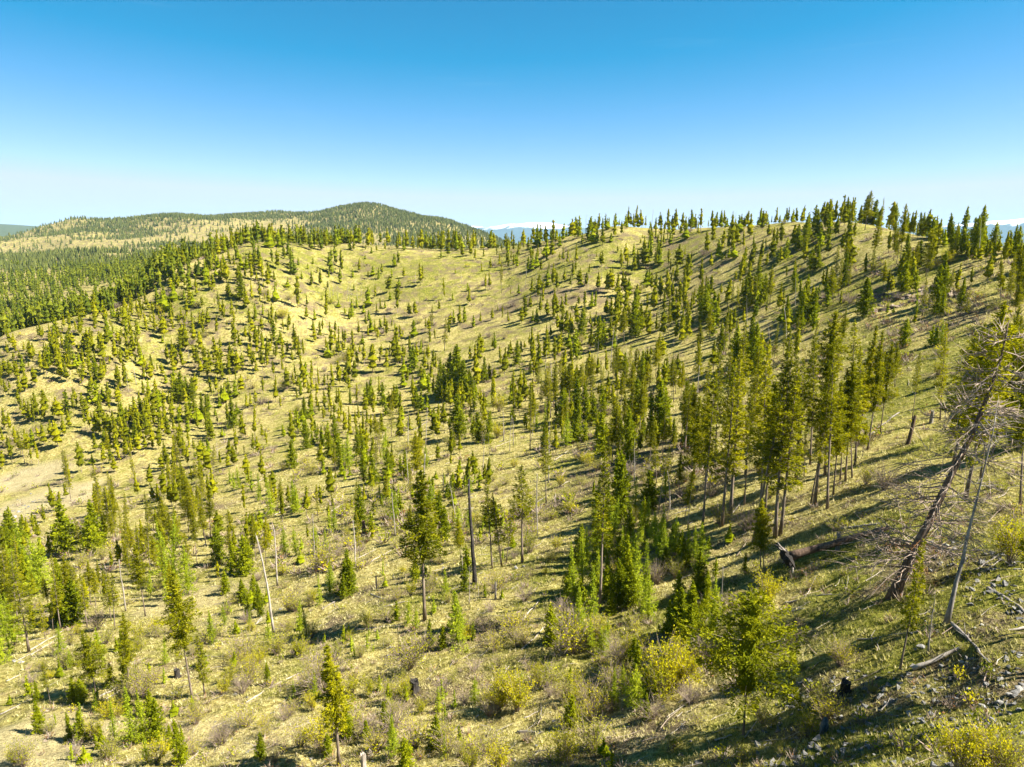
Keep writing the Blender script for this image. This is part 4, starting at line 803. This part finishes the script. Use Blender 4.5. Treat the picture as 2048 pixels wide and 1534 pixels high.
def stump(u, v, vt, r, mat, label, name='tree_stump', lean=.0):
    p = ground(u, v); h = max(.35, top_z(p, u, vt)); rg = np.random.RandomState(int(u)); n = 12; b = MB(); an = np.arange(n) * 2 * math.pi / n
    lv = [(-.25, 1.5), (.0, 1.32), (.12 * h, 1.1), (.5 * h, 1.0), (h, .92)]; V = []
    for z_, s_ in lv:
        jag = rg.uniform(-.10, .14, n) * h if z_ == h else 0
        V.append(np.stack([np.cos(an) * r * s_ * rg.uniform(.88, 1.12, n) + lean * max(z_, 0), np.sin(an) * r * s_ * rg.uniform(.88, 1.12, n), np.full(n, z_) + jag], 1))
    V.append(np.array([[lean * h, 0, h - .10 * h]])); V = np.vstack(V); Q_ = [(k * n + q, k * n + (q + 1) % n, (k + 1) * n + (q + 1) % n, (k + 1) * n + q) for k in range(4) for q in range(n)]
    b.add(V, Q_, [(4 * n + q, 4 * n + (q + 1) % n, 5 * n) for q in range(n)])
    o = link(name, b.mesh(name, [M[mat]])); o.location = p; tag(o, label, 'stump', 'stumps left on the slope')
stump(829, 1386, 1361, .42, 'char', 'squat blackened tree stump on the dry grass in the foreground')
stump(728, 1545, 1508, .20, 'deadwood', 'short pale grey post-like stump at the bottom edge')
stump(1675, 1100, 1064, .17, 'greywood', 'slim grey broken stump behind the uprooted trunk')
stump(1816, 888, 834, .22, 'redbark', 'tall brown snapped stump uphill of the leaning dead tree', lean=.12)
stump(728, 1066, 1042, .32, 'redbark', 'reddish brown stump beside a dark young fir on the mid slope')
stump(1430, 1254, 1242, .36, 'greywood', 'low cut stump at the foot of a grey snag pole')
stump(991, 1198, 1165, .12, 'greywood', 'thin short broken stump near the charred black snag')
stump(753, 1176, 1152, .10, 'char', 'thin dark stump left of the tall curved pine')
stump(1211, 1153, 1136, .45, 'redbark', 'brown rotten stump in the shade among larch saplings')
stump(1690, 1385, 1362, .26, 'char', 'dark rotten stump with pale splinters by the rubble')
stump(1862, 846, 822, .22, 'greywood', 'grey stump on the grass above the leaning dead tree')
stump(355, 1355, 1338, .30, 'char', 'small dark stump beside the long pale bare trunk')

# ------------------------------------------------------------------ shrubs
SHV = {(0, 380, S_): """1040,515,470y 1125,490,450b 975,625,575b 1070,620,585o 940,722,665y 1155,690,640o 1930,665,630y 1550,615,575g 1690,640,600g 1935,445,405o 1650,750,690y 800,880,840o 1060,840,810o 1480,1160,1120o 1680,1160,1080g 1740,1290,1250o 1840,1300,1260o 330,990,950b 1530,1250,1190b 1420,1150,1110b 620,1000,960b 1200,860,820b 1750,900,860b 1980,1010,960b 1120,900,860b 760,900,850b 680,690,650b 1900,1060,1020b""",
(680, 380, S_): """930,1295,1185y 1085,1215,1150y 920,1450,1355y 455,1520,1440y 640,1490,1430g 790,1350,1300g 960,870,820o 1410,890,840o 1745,600,540o 1680,570,530y 1010,680,620b 880,1090,1020b 1370,630,590b 1440,360,330b 900,440,400b 1320,360,335b 1500,600,565b 50,890,850b 250,840,800b 550,790,750b 100,1200,1150b 850,1210,1160b 1560,1320,1240b 1700,1490,1400b 30,990,940b 840,560,520b 780,640,600b 870,860,820b 1100,680,630b 1640,420,390b 1590,240,210b 940,700,650b 460,780,740b 1190,1300,1240b 1650,1534,1440b""",
(1348, 380, S_): """1600,432,345y 1510,452,385o 1030,660,590b 980,660,600b 1310,640,590b 1530,700,620b 170,380,330b 260,340,290b 950,830,770y 1200,980,900b 1540,1090,960g 1270,860,800b 2020,780,720b 1530,780,740b 1460,680,640b 640,200,165b 560,260,210b 90,250,210b 880,640,590b 1330,480,430b 480,900,850b 1160,1290,1200b 1720,720,640b 1880,700,620b""",
(0, 880, S_): """570,1110,960b 1690,1000,870o 1700,120,60y 1820,200,110g 1430,900,830o 1510,820,760b 1300,880,820b 1870,760,570b 1640,790,730y 1680,1120,1030g 1720,1000,900g 1620,1250,1100g 1440,1260,1100o 1380,1310,1200o 1470,1360,1240y 1900,1480,1250b 1790,1460,1380b 900,1130,1010o 920,1150,1080g 800,1430,1300g 850,1500,1330o 720,1540,1400g 1310,1480,1390y 1230,1190,1050g 620,1190,1080g 380,1340,1200g 250,1350,1260g 580,600,550y 600,700,600g 480,740,640g 830,360,330o 800,260,200b 560,200,140b 650,260,210b 1780,130,90o 1650,180,130b 1600,60,20b 1000,1130,1050o 1330,1020,950b 1530,660,600b 1980,680,600b 1350,960,900o 1050,80,30b 2000,420,360b 1150,820,760b 340,1250,1180b 180,1420,1350b""",
(680, 880, S_): """410,1335,1110o 1350,1250,970o 1010,1150,970o 960,1555,1350y 1900,1490,1170y 900,890,740o 1080,940,830b 1110,660,510g 330,935,840b 1850,840,690b 850,1115,1030b 760,160,90o 1220,470,390o 540,710,640b 620,480,430b 40,620,530g 130,640,600b 250,460,390o 1660,1320,1180o 1420,1540,1440o 650,1420,1340b 600,1480,1400b 1100,1350,1280b 1340,420,350b 1380,110,50b 1450,150,70y 1610,790,680o 1960,810,680g 1730,1390,1270b 1580,1430,1330b 880,1000,930b 1050,420,350b 450,640,590b 700,330,280b 1250,700,640b 1300,1000,930b 280,1200,1140b 150,1050,980b 780,1350,1280b 480,1230,1150o 1500,180,100b 1560,300,230b 1700,200,120b 1780,260,170b 1900,480,390b 2000,640,560b 30,160,100b 380,60,10b 960,260,200b""",
(1348, 880, S_): """550,960,770y 1960,720,420y 970,1320,1150o 800,870,780o 870,1545,1420o 40,1440,1190y 230,980,870b 150,1300,1160b 430,530,350b 270,490,340o 1230,290,130b 1120,260,110g 940,530,430b 330,970,890b 560,340,240b 1870,280,200b 100,1540,1400b 640,380,300b 700,120,40b 500,200,110b 60,250,150b 220,330,240b 1900,420,350b 1680,1230,1180g 1150,1480,1420g 1780,1500,1440g 740,1350,1290b""",
(0, 1230, .5): """1260,285,150b 1000,275,170o 920,270,190y 1280,535,375y 1200,525,430o 100,608,480o 60,595,520y 440,565,480b 1990,375,235y 890,515,430b 1880,620,520y 1990,620,510y 1740,355,290b 1860,355,300b 620,265,200o 1140,420,360b 680,480,420b 1480,470,410b 1600,560,500b 1100,590,530b 200,470,410b 300,560,500b 1250,90,20o""",
(1024, 1230, .5): """20,385,230y 640,255,110y 600,335,200y 320,425,280o 560,415,330b 1180,485,385y 1250,415,290o 1310,195,80o 1000,435,330o 1900,630,420y 1790,630,430y 920,590,490o 430,205,80b 770,185,90b 480,305,200b 700,335,280b 1970,640,460g 150,330,270b 330,540,480b 640,530,470b 1080,560,500g 740,440,390b 200,590,540b"""}
SLOOK = {'y': 'bright yellow-leaved shrub', 'o': 'twiggy yellowish spring shrub', 'g': 'pale green leafy shrub', 'b': 'bare grey-brown twiggy shrub'}
SNM = {'y': 'yellow_shrub', 'o': 'willow_shrub', 'g': 'green_shrub', 'b': 'bare_shrub'}
SSPEC = {(1896, 528): 'round bright yellow shrub on the crest among dark pines', (998, 823): 'round bright yellow shrub in the middle of the slope', (2019, 1126): 'large bright yellow shrub beside grey brushwood at the edge',
 (1009, 1412): 'bright yellow shrub standing in the bottom centre of the slope', (322, 627): 'round yellow shrub on the spur below the ridge forest', (565, 637): 'orange-yellow shrub below the crest meadow'}
nsh = 0; SREST = []
for (u0, v0, sc_), txt in SHV.items():
    for w_ in txt.split():
        k = w_[-1]; x, yb, yt = map(float, w_[:-1].split(',')); u, v, vt = u0 + x * sc_, v0 + yb * sc_, v0 + yt * sc_
        if k == 'b' and rnd.random() < .35: k = rnd.choice('og')
        p = ground(u, v, rmax=620); h = min(max(top_z(p, u, vt), .5), 5.5); pr = SHR[k][rnd.randrange(3)]; s = h / pr[2]; wd = s * rnd.uniform(.9, 1.25) * (1.35 if h * F / depth(p) < 32 else 1)
        e = empty(SNM[k], p, rnd.uniform(0, 6.28), (0, 0), (wd, wd, s)); link('stems', pr[0], e); link('leaves', pr[1], e); nsh += 1
        sp_ = [t_ for q, t_ in SSPEC.items() if abs(q[0] - u) < 4 and abs(q[1] - v) < 6]
        tag(e, sp_[0] if sp_ else None, 'shrub', 'shrubs on the hillside')
        if not sp_: place_label(e, SLOOK[k], u, v)

for k_ in range(230):                                   # more small shrubs between the listed ones
    az_ = rnd.uniform(-.64, .22); r_ = math.exp(rnd.uniform(math.log(38), math.log(150))); p = Vector((math.sin(az_) * r_, math.cos(az_) * r_, 0)); p.z = height(p.x, p.y); u, v = proj(p)
    if not (0 < u < 2048 and v < 1530): continue
    k = rnd.choice('ooggyyb'); h = rnd.uniform(.7, 2.5); pr = SHR[k][rnd.randrange(3)]; s = h / pr[2]; wd = s * rnd.uniform(.9, 1.3)
    e = empty(SNM[k], p, rnd.uniform(0, 6.28), (0, 0), (wd, wd, s)); link('stems', pr[0], e); link('leaves', pr[1], e); tag(e, None, 'shrub', 'shrubs on the hillside'); place_label(e, SLOOK[k], u, v)

for k_, (u, v, h) in enumerate(((2085, 1345, 12), (2150, 1400, 14), (2110, 1270, 13), (2190, 1330, 15), (2075, 1180, 11))):     # their shade falls on the rubble in the corner
    p = ground(u, v); pr = NEAR['p'][k_ % 7]; s = h / pr[2]; e = empty('pine_tree', p, k_ * 1.3, (0, 0), (s, s, s)); link('trunk', pr[0], e); link('crown', pr[1], e)
    tag(e, f"{('first', 'second', 'third', 'fourth', 'fifth')[k_]} of five pines beyond the right edge shading the rubble", 'pine tree', 'pines beyond the edge')

# low brush of the far slope, too small to count
FSH = {}
for k, mi, nl in (('b', 1, 10), ('g', 2, 42), ('y', 3, 36), ('t', 1, 4)):
    FSH[k] = []
    for v in range(3):
        rg = np.random.RandomState(177 + ord(k) + v); mb = MB(); n = 34; a = rg.uniform(0, 6.28, n); o_ = rg.uniform(.1, 1, n) ** .7
        D_ = np.stack([np.cos(a) * o_ * .9, np.sin(a) * o_ * .9, rg.uniform(.5, 1.1, n)], 1); L_ = np.linalg.norm(D_, axis=1) * rg.uniform(.5, 1.1, n); D_ /= np.linalg.norm(D_, axis=1, keepdims=True)
        mb.cards(np.stack([np.cos(a) * o_ * .25, np.sin(a) * o_ * .25, np.full(n, -.03)], 1), D_, L_, .06, rg, 0)
        P_ = D_[rg.randint(0, n, nl)] * rg.uniform(.4, 1.05, (nl, 1)) + rg.normal(0, .12, (nl, 3)); P_[:, 2] = np.abs(P_[:, 2]); Dl = rg.normal(0, .6, (nl, 3)) + [0, 0, .6]; Dl /= np.linalg.norm(Dl, axis=1, keepdims=True)
        mb.cards(P_, Dl, .26, .13, rg, 1, np.clip(rg.uniform(.2, .8) + rg.normal(0, .15, nl), 0, 1)); V_, Q_, T_, qm_, tm_, tn_ = mb.arrays()
        FSH[k].append([((V_, Q_[qm_ == 0], T_, 0, 0, tn_), 1., 0), ((V_, Q_[qm_ == 1], T_, 0, 0, tn_), 1., mi)])
items = []
def inside_hill(): 
    while True:
        u, v = rnd.uniform(0, 2048), rnd.uniform(470, 1150); p = ground(u, v, rmax=3000); r = math.hypot(p.x, p.y)
        if 100 < r < 460: return p
for k in range(2100):
    p = inside_hill(); x = fbm(np.array([p.x]), np.array([p.y]), 45, 2)[0]
    if x < -.05 and rnd.random() < .75: continue
    items.append((p, rnd.uniform(.7, 2.1), rnd.choice('bbtgy')))
for k in range(1900):
    az = rnd.uniform(-.66, .66); r = math.exp(rnd.uniform(math.log(28), math.log(130))); p = Vector((math.sin(az) * r, math.cos(az) * r, 0)); p.z = height(p.x, p.y)
    x = fbm(np.array([p.x]), np.array([p.y]), 16, 2)[0]
    if x > -.1 or rnd.random() < .2: items.append((p, rnd.uniform(.25, .8), rnd.choice('bttgy')))
stuff_mesh('low_brush', items, [M['twig'], M['rusty'], M['green_leaf'], M['yellow']], lambda k: FSH[k][rnd.randrange(3)], 'low brown and green brush spread over the hillside')

# ------------------------------------------------------------------ fallen logs
LOGV = {(0, 880, S_): "170,1238,375,1112,.13,d 1600,442,1700,382,.16,d 1440,1532,1742,1370,.11,d 580,1502,690,1442,.13,d 1480,1090,1530,1040,.10,d 900,1110,985,1105,.10,r 1480,260,1560,215,.1,d 1330,590,1420,545,.1,d 640,950,720,920,.1,g 1880,990,1980,930,.1,g 40,1410,120,1370,.1,d 1260,60,1330,30,.12,d 1930,420,2010,370,.12,d 80,1300,180,1250,.1,d",
(680, 880, S_): "222,985,402,945,.10,d 1062,1060,1165,930,.09,d 1062,1225,1200,1090,.10,d 180,712,300,645,.10,d 0,410,50,390,.1,d 540,452,620,436,.09,d 1272,282,1340,240,.1,d 1062,1462,1190,1390,.07,d 1060,1370,1122,1450,.06,d 705,812,850,775,.06,d 990,792,1100,785,.06,d 1130,577,1230,572,.07,d 100,692,210,640,.1,d 1250,122,1340,60,.14,g 945,1395,985,1325,.10,d 1000,872,1040,850,.07,d 840,1012,890,990,.07,d 1500,420,1600,400,.1,g 1880,420,2030,395,.1,g 180,900,260,930,.09,g 1780,1010,1820,960,.06,d 1960,820,2045,790,.09,g 760,250,850,200,.09,d 960,640,1050,600,.07,d 1600,240,1720,180,.1,g",
(1348, 880, S_): "640,957,920,907,.09,g 680,1002,760,985,.06,d 1380,1347,2048,1107,.13,d 1620,1072,1840,1312,.12,g 1840,882,2046,1012,.17,g 770,912,830,795,.05,d 340,432,420,330,.08,d 960,522,1190,492,.14,g 650,1012,800,942,.06,d 0,432,130,392,.09,d 700,420,830,390,.07,g 830,210,990,200,.10,d 240,280,330,230,.09,d 400,560,480,500,.08,g 880,330,1030,340,.06,d 1760,760,1900,660,.06,g 1780,780,1920,690,.05,g 1800,740,1960,690,.05,g 1740,710,1880,740,.05,d",
(1024, 1230, .5): "22,470,230,476,.10,d 812,502,880,480,.06,d 932,492,985,415,.05,d 50,412,110,380,.06,d 940,470,985,455,.05,d 1270,310,1345,250,.05,d 150,455,205,440,.05,d 1810,230,1830,200,.05,d 400,410,450,400,.05,g 560,250,700,235,.06,g 1380,100,1700,60,.05,g",
(0, 1230, .5): "122,162,240,92,.1,d 362,372,480,302,.11,d 980,512,1060,542,.06,d 990,545,1070,520,.05,g 0,400,140,330,.08,g 1010,50,1050,15,.07,d 1180,450,1290,420,.06,d 540,500,640,470,.05,d 1320,380,1345,350,.06,d 890,440,960,450,.05,d 1400,60,1600,40,.06,g 740,600,820,520,.06,d",
(680, 380, S_): "430,1402,540,1330,.12,g 1310,1310,1370,1265,.1,d 560,520,610,525,.1,g 330,770,420,775,.1,g 910,1500,1010,1460,.1,d 60,610,110,615,.1,d 1500,1020,1580,1010,.1,g",
(1348, 380, S_): "1100,1472,1312,1302,.20,g 480,782,600,750,.16,d 580,462,645,430,.14,d 1480,990,1560,975,.09,d 200,560,270,540,.1,g 1380,1010,1430,960,.06,d 760,390,860,395,.1,g 1080,300,1140,295,.12,g",
(0, 380, S_): "1685,712,1722,685,.12,d 1920,492,1985,502,.12,g 1880,1350,1990,1320,.12,g 1820,590,1870,600,.12,g 1960,1010,2030,1000,.12,g"}
LMAT = {'d': 'deadwood', 'g': 'greywood', 'r': 'redbark'}; LLOOK = {'d': 'bleached fallen log', 'g': 'weathered grey fallen log', 'r': 'reddish brown fallen log'}
LSPEC = {(493, 1404): 'long thin pale log lying slantwise across the slope', (1820, 1341): 'long pale brown log crossing another in the lower corner', (1903, 1247): 'grey log lying downhill under the long pale one', (1035, 1465): 'white straight log lying level near the bottom edge'}
for (u0, v0, sc_), txt in LOGV.items():
    for w_ in txt.split():
        q = w_.split(','); x1, y1, x2, y2 = map(float, q[:4]); r = float(q[4]) * .8; ua, va = u0 + x1 * sc_, v0 + y1 * sc_
        a_, b_ = ground(ua, va, rmax=620), ground(u0 + x2 * sc_, v0 + y2 * sc_, rmax=620); ax = b_ - a_; rg = np.random.RandomState(int(x1 * 7 + y1))
        if ax.length > 22: b_ = a_ + ax * (22 / ax.length); b_.z = height(b_.x, b_.y); ax = b_ - a_
        n = 7; tt = np.linspace(0, 1, n); gz = np.array([height(a_.x + ax.x * k, a_.y + ax.y * k) - a_.z for k in tt]); ln = np.linspace(gz[0], gz[-1], n); z_ = .55 * ln + .45 * gz; z_ += max(0, (gz - z_).max()) * .4 + r * .4
        b = MB(); pts = np.stack([ax.x * tt, ax.y * tt, z_], 1) + rg.normal(0, .02 * ax.length ** .5, (n, 3)) * [1, 1, .3]
        n2 = 15; t2 = np.linspace(0, 1, n2); pp_ = np.stack([np.interp(t2, tt, pts[:, j]) for j in range(3)], 1) + rg.normal(0, r * .12, (n2, 3))
        b.tube(pp_, r * (1.1 - .6 * t2) * rg.uniform(.82, 1.15, n2), 8)
        for k in range(rg.randint(2, 7)):
            f = rg.uniform(.2, .95); p_ = np.array([np.interp(f, tt, pts[:, j]) for j in range(3)]); d = rg.normal(0, 1, 3); d[2] = abs(d[2]) * .8; d /= np.linalg.norm(d); l = r * rg.uniform(3, 9)
            b.tube(np.stack([p_, p_ + d * l]), [r * .25, r * .08], 4)
        o = link('fallen_log', b.mesh('fallen_log', [M[LMAT[q[5]]]], True)); o.location = a_; tag(o, None, 'log', 'logs lying on the slope')
        sp_ = [t_ for s_, t_ in LSPEC.items() if abs(s_[0] - ua) < 4 and abs(s_[1] - va) < 4]
        if sp_: o['label'] = sp_[0]
        else: place_label(o, LLOOK[q[5]], u0 + (x1 + x2) / 2 * sc_, v0 + (y1 + y2) / 2 * sc_)

# ------------------------------------------------------------------ rocks
def rock_mesh(seed, flat=.6, n=16, bev=True):
    rg = np.random.RandomState(seed); bm = bmesh.new(); pt = rg.normal(0, 1, (n, 3)); pt /= np.linalg.norm(pt, axis=1, keepdims=True); pt *= rg.uniform(.75, 1.1, (n, 1)); pt[:, 2] *= flat; pt[:, 0] *= rg.uniform(1., 1.5)
    for q in pt: bm.verts.new(q)
    r_ = bmesh.ops.convex_hull(bm, input=bm.verts); bmesh.ops.delete(bm, geom=[g for g in r_['geom_interior'] if isinstance(g, bmesh.types.BMVert)], context='VERTS')
    if bev: bmesh.ops.bevel(bm, geom=bm.edges[:], offset=.06, segments=1, affect='EDGES', clamp_overlap=True)
    me = bpy.data.meshes.new('rock'); bm.to_mesh(me); bm.free(); me.materials.append(M['rock']); return me
ROCKS = [rock_mesh(k, (.45, .6, .75, .35)[k % 4], 14 + k) for k in range(8)]
RK = []
ROCKV = {(1348, 880, S_): "1500,600,26 1590,620,40 1640,640,28 1700,650,22 1560,720,26 1600,735,22 1740,780,30 1770,830,34 1860,880,22 1900,905,24 1950,960,26 1990,985,26 2030,1010,26 1420,1225,26 1680,1295,26 1390,1130,20 1740,1150,18 1250,1000,14 1800,1080,22 1760,1100,20 1980,1240,34 2020,1260,40 1940,1290,26 1960,1330,30 1200,1490,24 1340,1480,20 1870,1350,24 1920,1440,26 1840,1490,22 1630,600,24 1480,640,20 540,1480,16 1720,1010,16 1540,1120,15 1470,1060,14",
(1024, 1230, .5): "1470,330,22 1500,360,28 1540,340,24 1590,400,30 1640,420,28 1700,310,20 1780,330,26 1830,300,24 1900,280,22 1950,260,26 1760,420,20 1720,450,18 1560,520,26 1520,490,22 1600,530,20 1420,510,16 1380,410,22 1310,470,24 1250,560,20 1280,580,18 1020,595,22 740,590,22 1640,130,30 1800,190,18 1830,480,20 1880,370,26 1960,350,28 1990,320,30 2030,300,32 2020,380,24 1660,480,18 1450,560,16 1490,590,20 1570,590,18 1370,540,14 1200,520,14 1810,520,18 1860,450,22 1690,560,16",
(680, 880, S_): "560,812,26 490,740,30 605,745,18 520,920,12 1030,750,24 1075,740,20 1340,640,12 600,950,14 640,930,12 1180,880,10 620,960,12 1560,1060,12 270,730,12",
(0, 1230, .5): "1275,345,18 700,315,26 720,330,20 940,320,18 1680,480,18 1910,405,14 1560,130,14 60,185,18 90,190,16 300,520,18 1330,355,14 860,430,14 500,310,14",
(0, 880, S_): "120,1300,24 1640,990,20 60,480,26 90,450,24 40,510,24 110,420,20 130,470,18 1200,610,14 1660,700,12 580,120,14"}
for (u0, v0, sc_), txt in ROCKV.items():
    for w_ in txt.split():
        x, y, s = map(float, w_.split(',')); u, v = u0 + x * sc_, v0 + y * sc_; p = ground(u, v); k = s * sc_ * .62 * depth(p) / F
        o = link('rock', ROCKS[rnd.randrange(8)]); o.location = p + Vector((0, 0, k * .18)); o.scale = (k, k * rnd.uniform(.7, 1), k * rnd.uniform(.7, 1.1)); o.rotation_euler = (rnd.gauss(0, .3), rnd.gauss(0, .3), rnd.uniform(0, 6.28))
        tag(o, None, 'rock', 'grey rocks lying on the slope'); place_label(o, 'angular grey rock', u, v)
o = link('rock', ROCKS[2]); p = ground(1647, 1466); o.location = p + Vector((0, 0, .35)); o.scale = (.30, .16, .85); o.rotation_euler = (.05, .12, .3); tag(o, 'standing pale slab-shaped rock beside small yellow shrub', 'rock', 'grey rocks lying on the slope')
# the outcrop
oc = ground(1850, 596); e = tag(empty('rock_outcrop', oc), 'broken brown rock outcrop in a band below the crest', 'rock outcrop')
CL = []
for k in range(6):
    me = rock_mesh(50 + k, .9, 11, False); me.materials.clear(); me.materials.append(M['cliff']); CL.append(me)
for k in range(90):
    u = rnd.uniform(1745, 1945); v = np.interp(u, [1745, 1945], [604, 590]) + rnd.gauss(-4, 11); p = ground(u, v); s = rnd.uniform(.35, 1.35)
    o = link('boulder', CL[k % 6], e); o.location = p - oc - Vector((0, 0, s * .25)); o.scale = (s * rnd.uniform(.8, 1.9), s * .8, s * rnd.uniform(.7, 1.3)); o.rotation_euler = (rnd.gauss(0, .2), rnd.gauss(0, .2), rnd.uniform(0, 6.28))
for (u0_, v0_, nb_) in ((1570, 640, 12), (1765, 545, 9), (1680, 485, 8), (1640, 560, 8)):
    oc2 = ground(u0_, v0_); e2 = empty('rock_outcrop', oc2); tag(e2, None, 'rock outcrop'); place_label(e2, 'small heap of brown boulders', u0_, v0_)
    for k in range(nb_):
        p = ground(u0_ + rnd.uniform(-28, 28), v0_ + rnd.uniform(-5, 5)); s = rnd.uniform(.3, .85); o = link('boulder', CL[k % 6], e2); o.location = p - oc2; o.scale = (s, s * .8, s * .8); o.rotation_euler = (0, 0, rnd.uniform(0, 6.28))

# rubble, sticks and grass: nobody could count them
def pick(poly):
    xs = [q[0] for q in poly]; ys = [q[1] for q in poly]
    while True:
        u, v = rnd.uniform(min(xs), max(xs)), rnd.uniform(min(ys), max(ys))
        if in_poly(np.array([u]), np.array([v]), poly)[0]: return ground(u, v)
def mesh_arr(me):
    V = np.empty(len(me.vertices) * 3); me.vertices.foreach_get('co', V); me.calc_loop_triangles(); T = np.empty(len(me.loop_triangles) * 3, np.int32); me.loop_triangles.foreach_get('vertices', T)
    V = V.reshape(-1, 3); return (V, np.zeros((0, 4), int), T.reshape(-1, 3), 0, 0, np.full(len(V), .5))
RA = []
for k in range(4):
    rg = np.random.RandomState(90 + k); bm = bmesh.new()
    for q in rg.normal(0, .6, (9, 3)) * [1.2, 1, .6]: bm.verts.new(q)
    r_ = bmesh.ops.convex_hull(bm, input=bm.verts); bmesh.ops.delete(bm, geom=[g for g in r_['geom_interior'] if isinstance(g, bmesh.types.BMVert)], context='VERTS'); me = bpy.data.meshes.new('stone'); bm.to_mesh(me); bm.free(); RA.append([(mesh_arr(me), 1., 0)])
items = [(pick([(1560, 1360), (2048, 1300), (2048, 1534), (1500, 1534)]), rnd.uniform(.05, .17), None) for k in range(520)]
items += [(pick([(1830, 1060), (2048, 1120), (2048, 1260), (1880, 1180)]), rnd.uniform(.06, .2), None) for k in range(110)]
items += [(pick([(600, 1120), (1300, 1100), (1500, 1534), (400, 1534)]), rnd.uniform(.05, .13), None) for k in range(260)]
items += [(pick([(0, 1010), (80, 980), (80, 1060), (0, 1100)]), rnd.uniform(.12, .4), None) for k in range(90)]
stuff_mesh('rubble', items, [M['rock']], lambda k: RA[rnd.randrange(4)], 'loose grey stone rubble scattered in the short grass')

st = MB(); rg = np.random.RandomState(31)
for k in range(1100):
    az = rnd.uniform(-.66, .66); r = math.exp(rnd.uniform(math.log(27), math.log(190))); x, y = math.sin(az) * r, math.cos(az) * r; a = rnd.gauss(.6, .9); L = rnd.uniform(.5, 2.6) * (r / 60) ** .4
    n = 3; q = np.array([(x + math.cos(a) * L * f, y + math.sin(a) * L * f) for f in (0, .5, 1)]) + rg.normal(0, .05 * L, (3, 2))
    zz = [height(*w_) + .04 + rnd.random() * .12 for w_ in q]; st.tube(np.column_stack([q, zz]), np.array([1, .8, .35]) * rnd.uniform(.012, .04) * (r / 60) ** .5, 3, rnd.randrange(3), cap=False)
tag(link('dead_branches', st.mesh('dead_branches', [M['deadwood'], M['greywood'], M['twig']])), 'pale broken sticks littering the hillside', None, None, 'stuff')

n = 135000; az = NR.uniform(-.68, .68, n); s = math.log(25) + (math.log(210) - math.log(25)) * NR.rand(n) ** 1.15; r = np.exp(s); x, y = np.sin(az) * r, np.cos(az) * r; z, gm, gi, gj = grid_at(az, s)
gr_, br_, ba_ = green[gi, gj], brown[gi, gj], bare[gi, gj]; pn = fbm(x, y, 7, 3)
keep = NR.rand(n) < np.clip(.75 + pn * .8 - ba_ * .8, .08, 1); x, y, z, r, gr_, br_, pn = (q[keep] for q in (x, y, z, r, gr_, br_, pn)); n = len(x)
nb = 5; hgt = NR.uniform(.07, .27, n) * (r / 45) ** .6; an = NR.uniform(0, 6.28, (n, nb)); lean = NR.uniform(.15, 1.0, (n, nb)); wd = hgt[:, None] * NR.uniform(.07, .16, (n, nb))
ox, oy = np.cos(an) * hgt[:, None] * .25, np.sin(an) * hgt[:, None] * .25; px, py = -np.sin(an) * wd, np.cos(an) * wd
hb = hgt[:, None] * NR.uniform(.6, 1.1, (n, nb)); X, Y, Z = x[:, None] + ox, y[:, None] + oy, z[:, None] - .03 + 0 * ox
V = np.stack([np.stack([X + px, Y + py, Z], -1), np.stack([X - px, Y - py, Z], -1), np.stack([X + np.cos(an) * lean * hb, Y + np.sin(an) * lean * hb, Z + hb], -1)], 2).reshape(-1, 3)
tv = np.clip(.72 - gr_ * .32 - pn * .35 + NR.normal(0, .28, n), 0, 1)
tag(link('grass', mesh_from('grass', V, None, np.arange(len(V)).reshape(-1, 3), np.repeat(tv, nb * 3), [M['tuft']])), 'dry straw and green grass tufts covering the near slope', None, None, 'stuff')

# ------------------------------------------------------------------ the air
zb, zt = float(GZ.min()) - 60, 560.; b = 25000.
hv = [(x_, y_, z_) for z_ in (zb, zt) for y_ in (-b, b) for x_ in (-b, b)]
hm = mesh_from('haze', hv, [(0, 2, 3, 1), (4, 5, 7, 6), (0, 1, 5, 4), (2, 6, 7, 3), (0, 4, 6, 2), (1, 3, 7, 5)])
m, t = newmat('haze'); vol = N(t, 'ShaderNodeVolumePrincipled', Density=HAZE); vol.inputs['Color'].default_value = (.46, .74, 1, 1); vol.inputs['Anisotropy'].default_value = 0.0
o = N(t, 'ShaderNodeOutputMaterial'); t.links.new(vol.outputs[0], o.inputs['Volume']); hm.materials.append(m)
tag(link('haze', hm), 'thin blue haze in the distant air', None, None, 'stuff')
finish_labels()
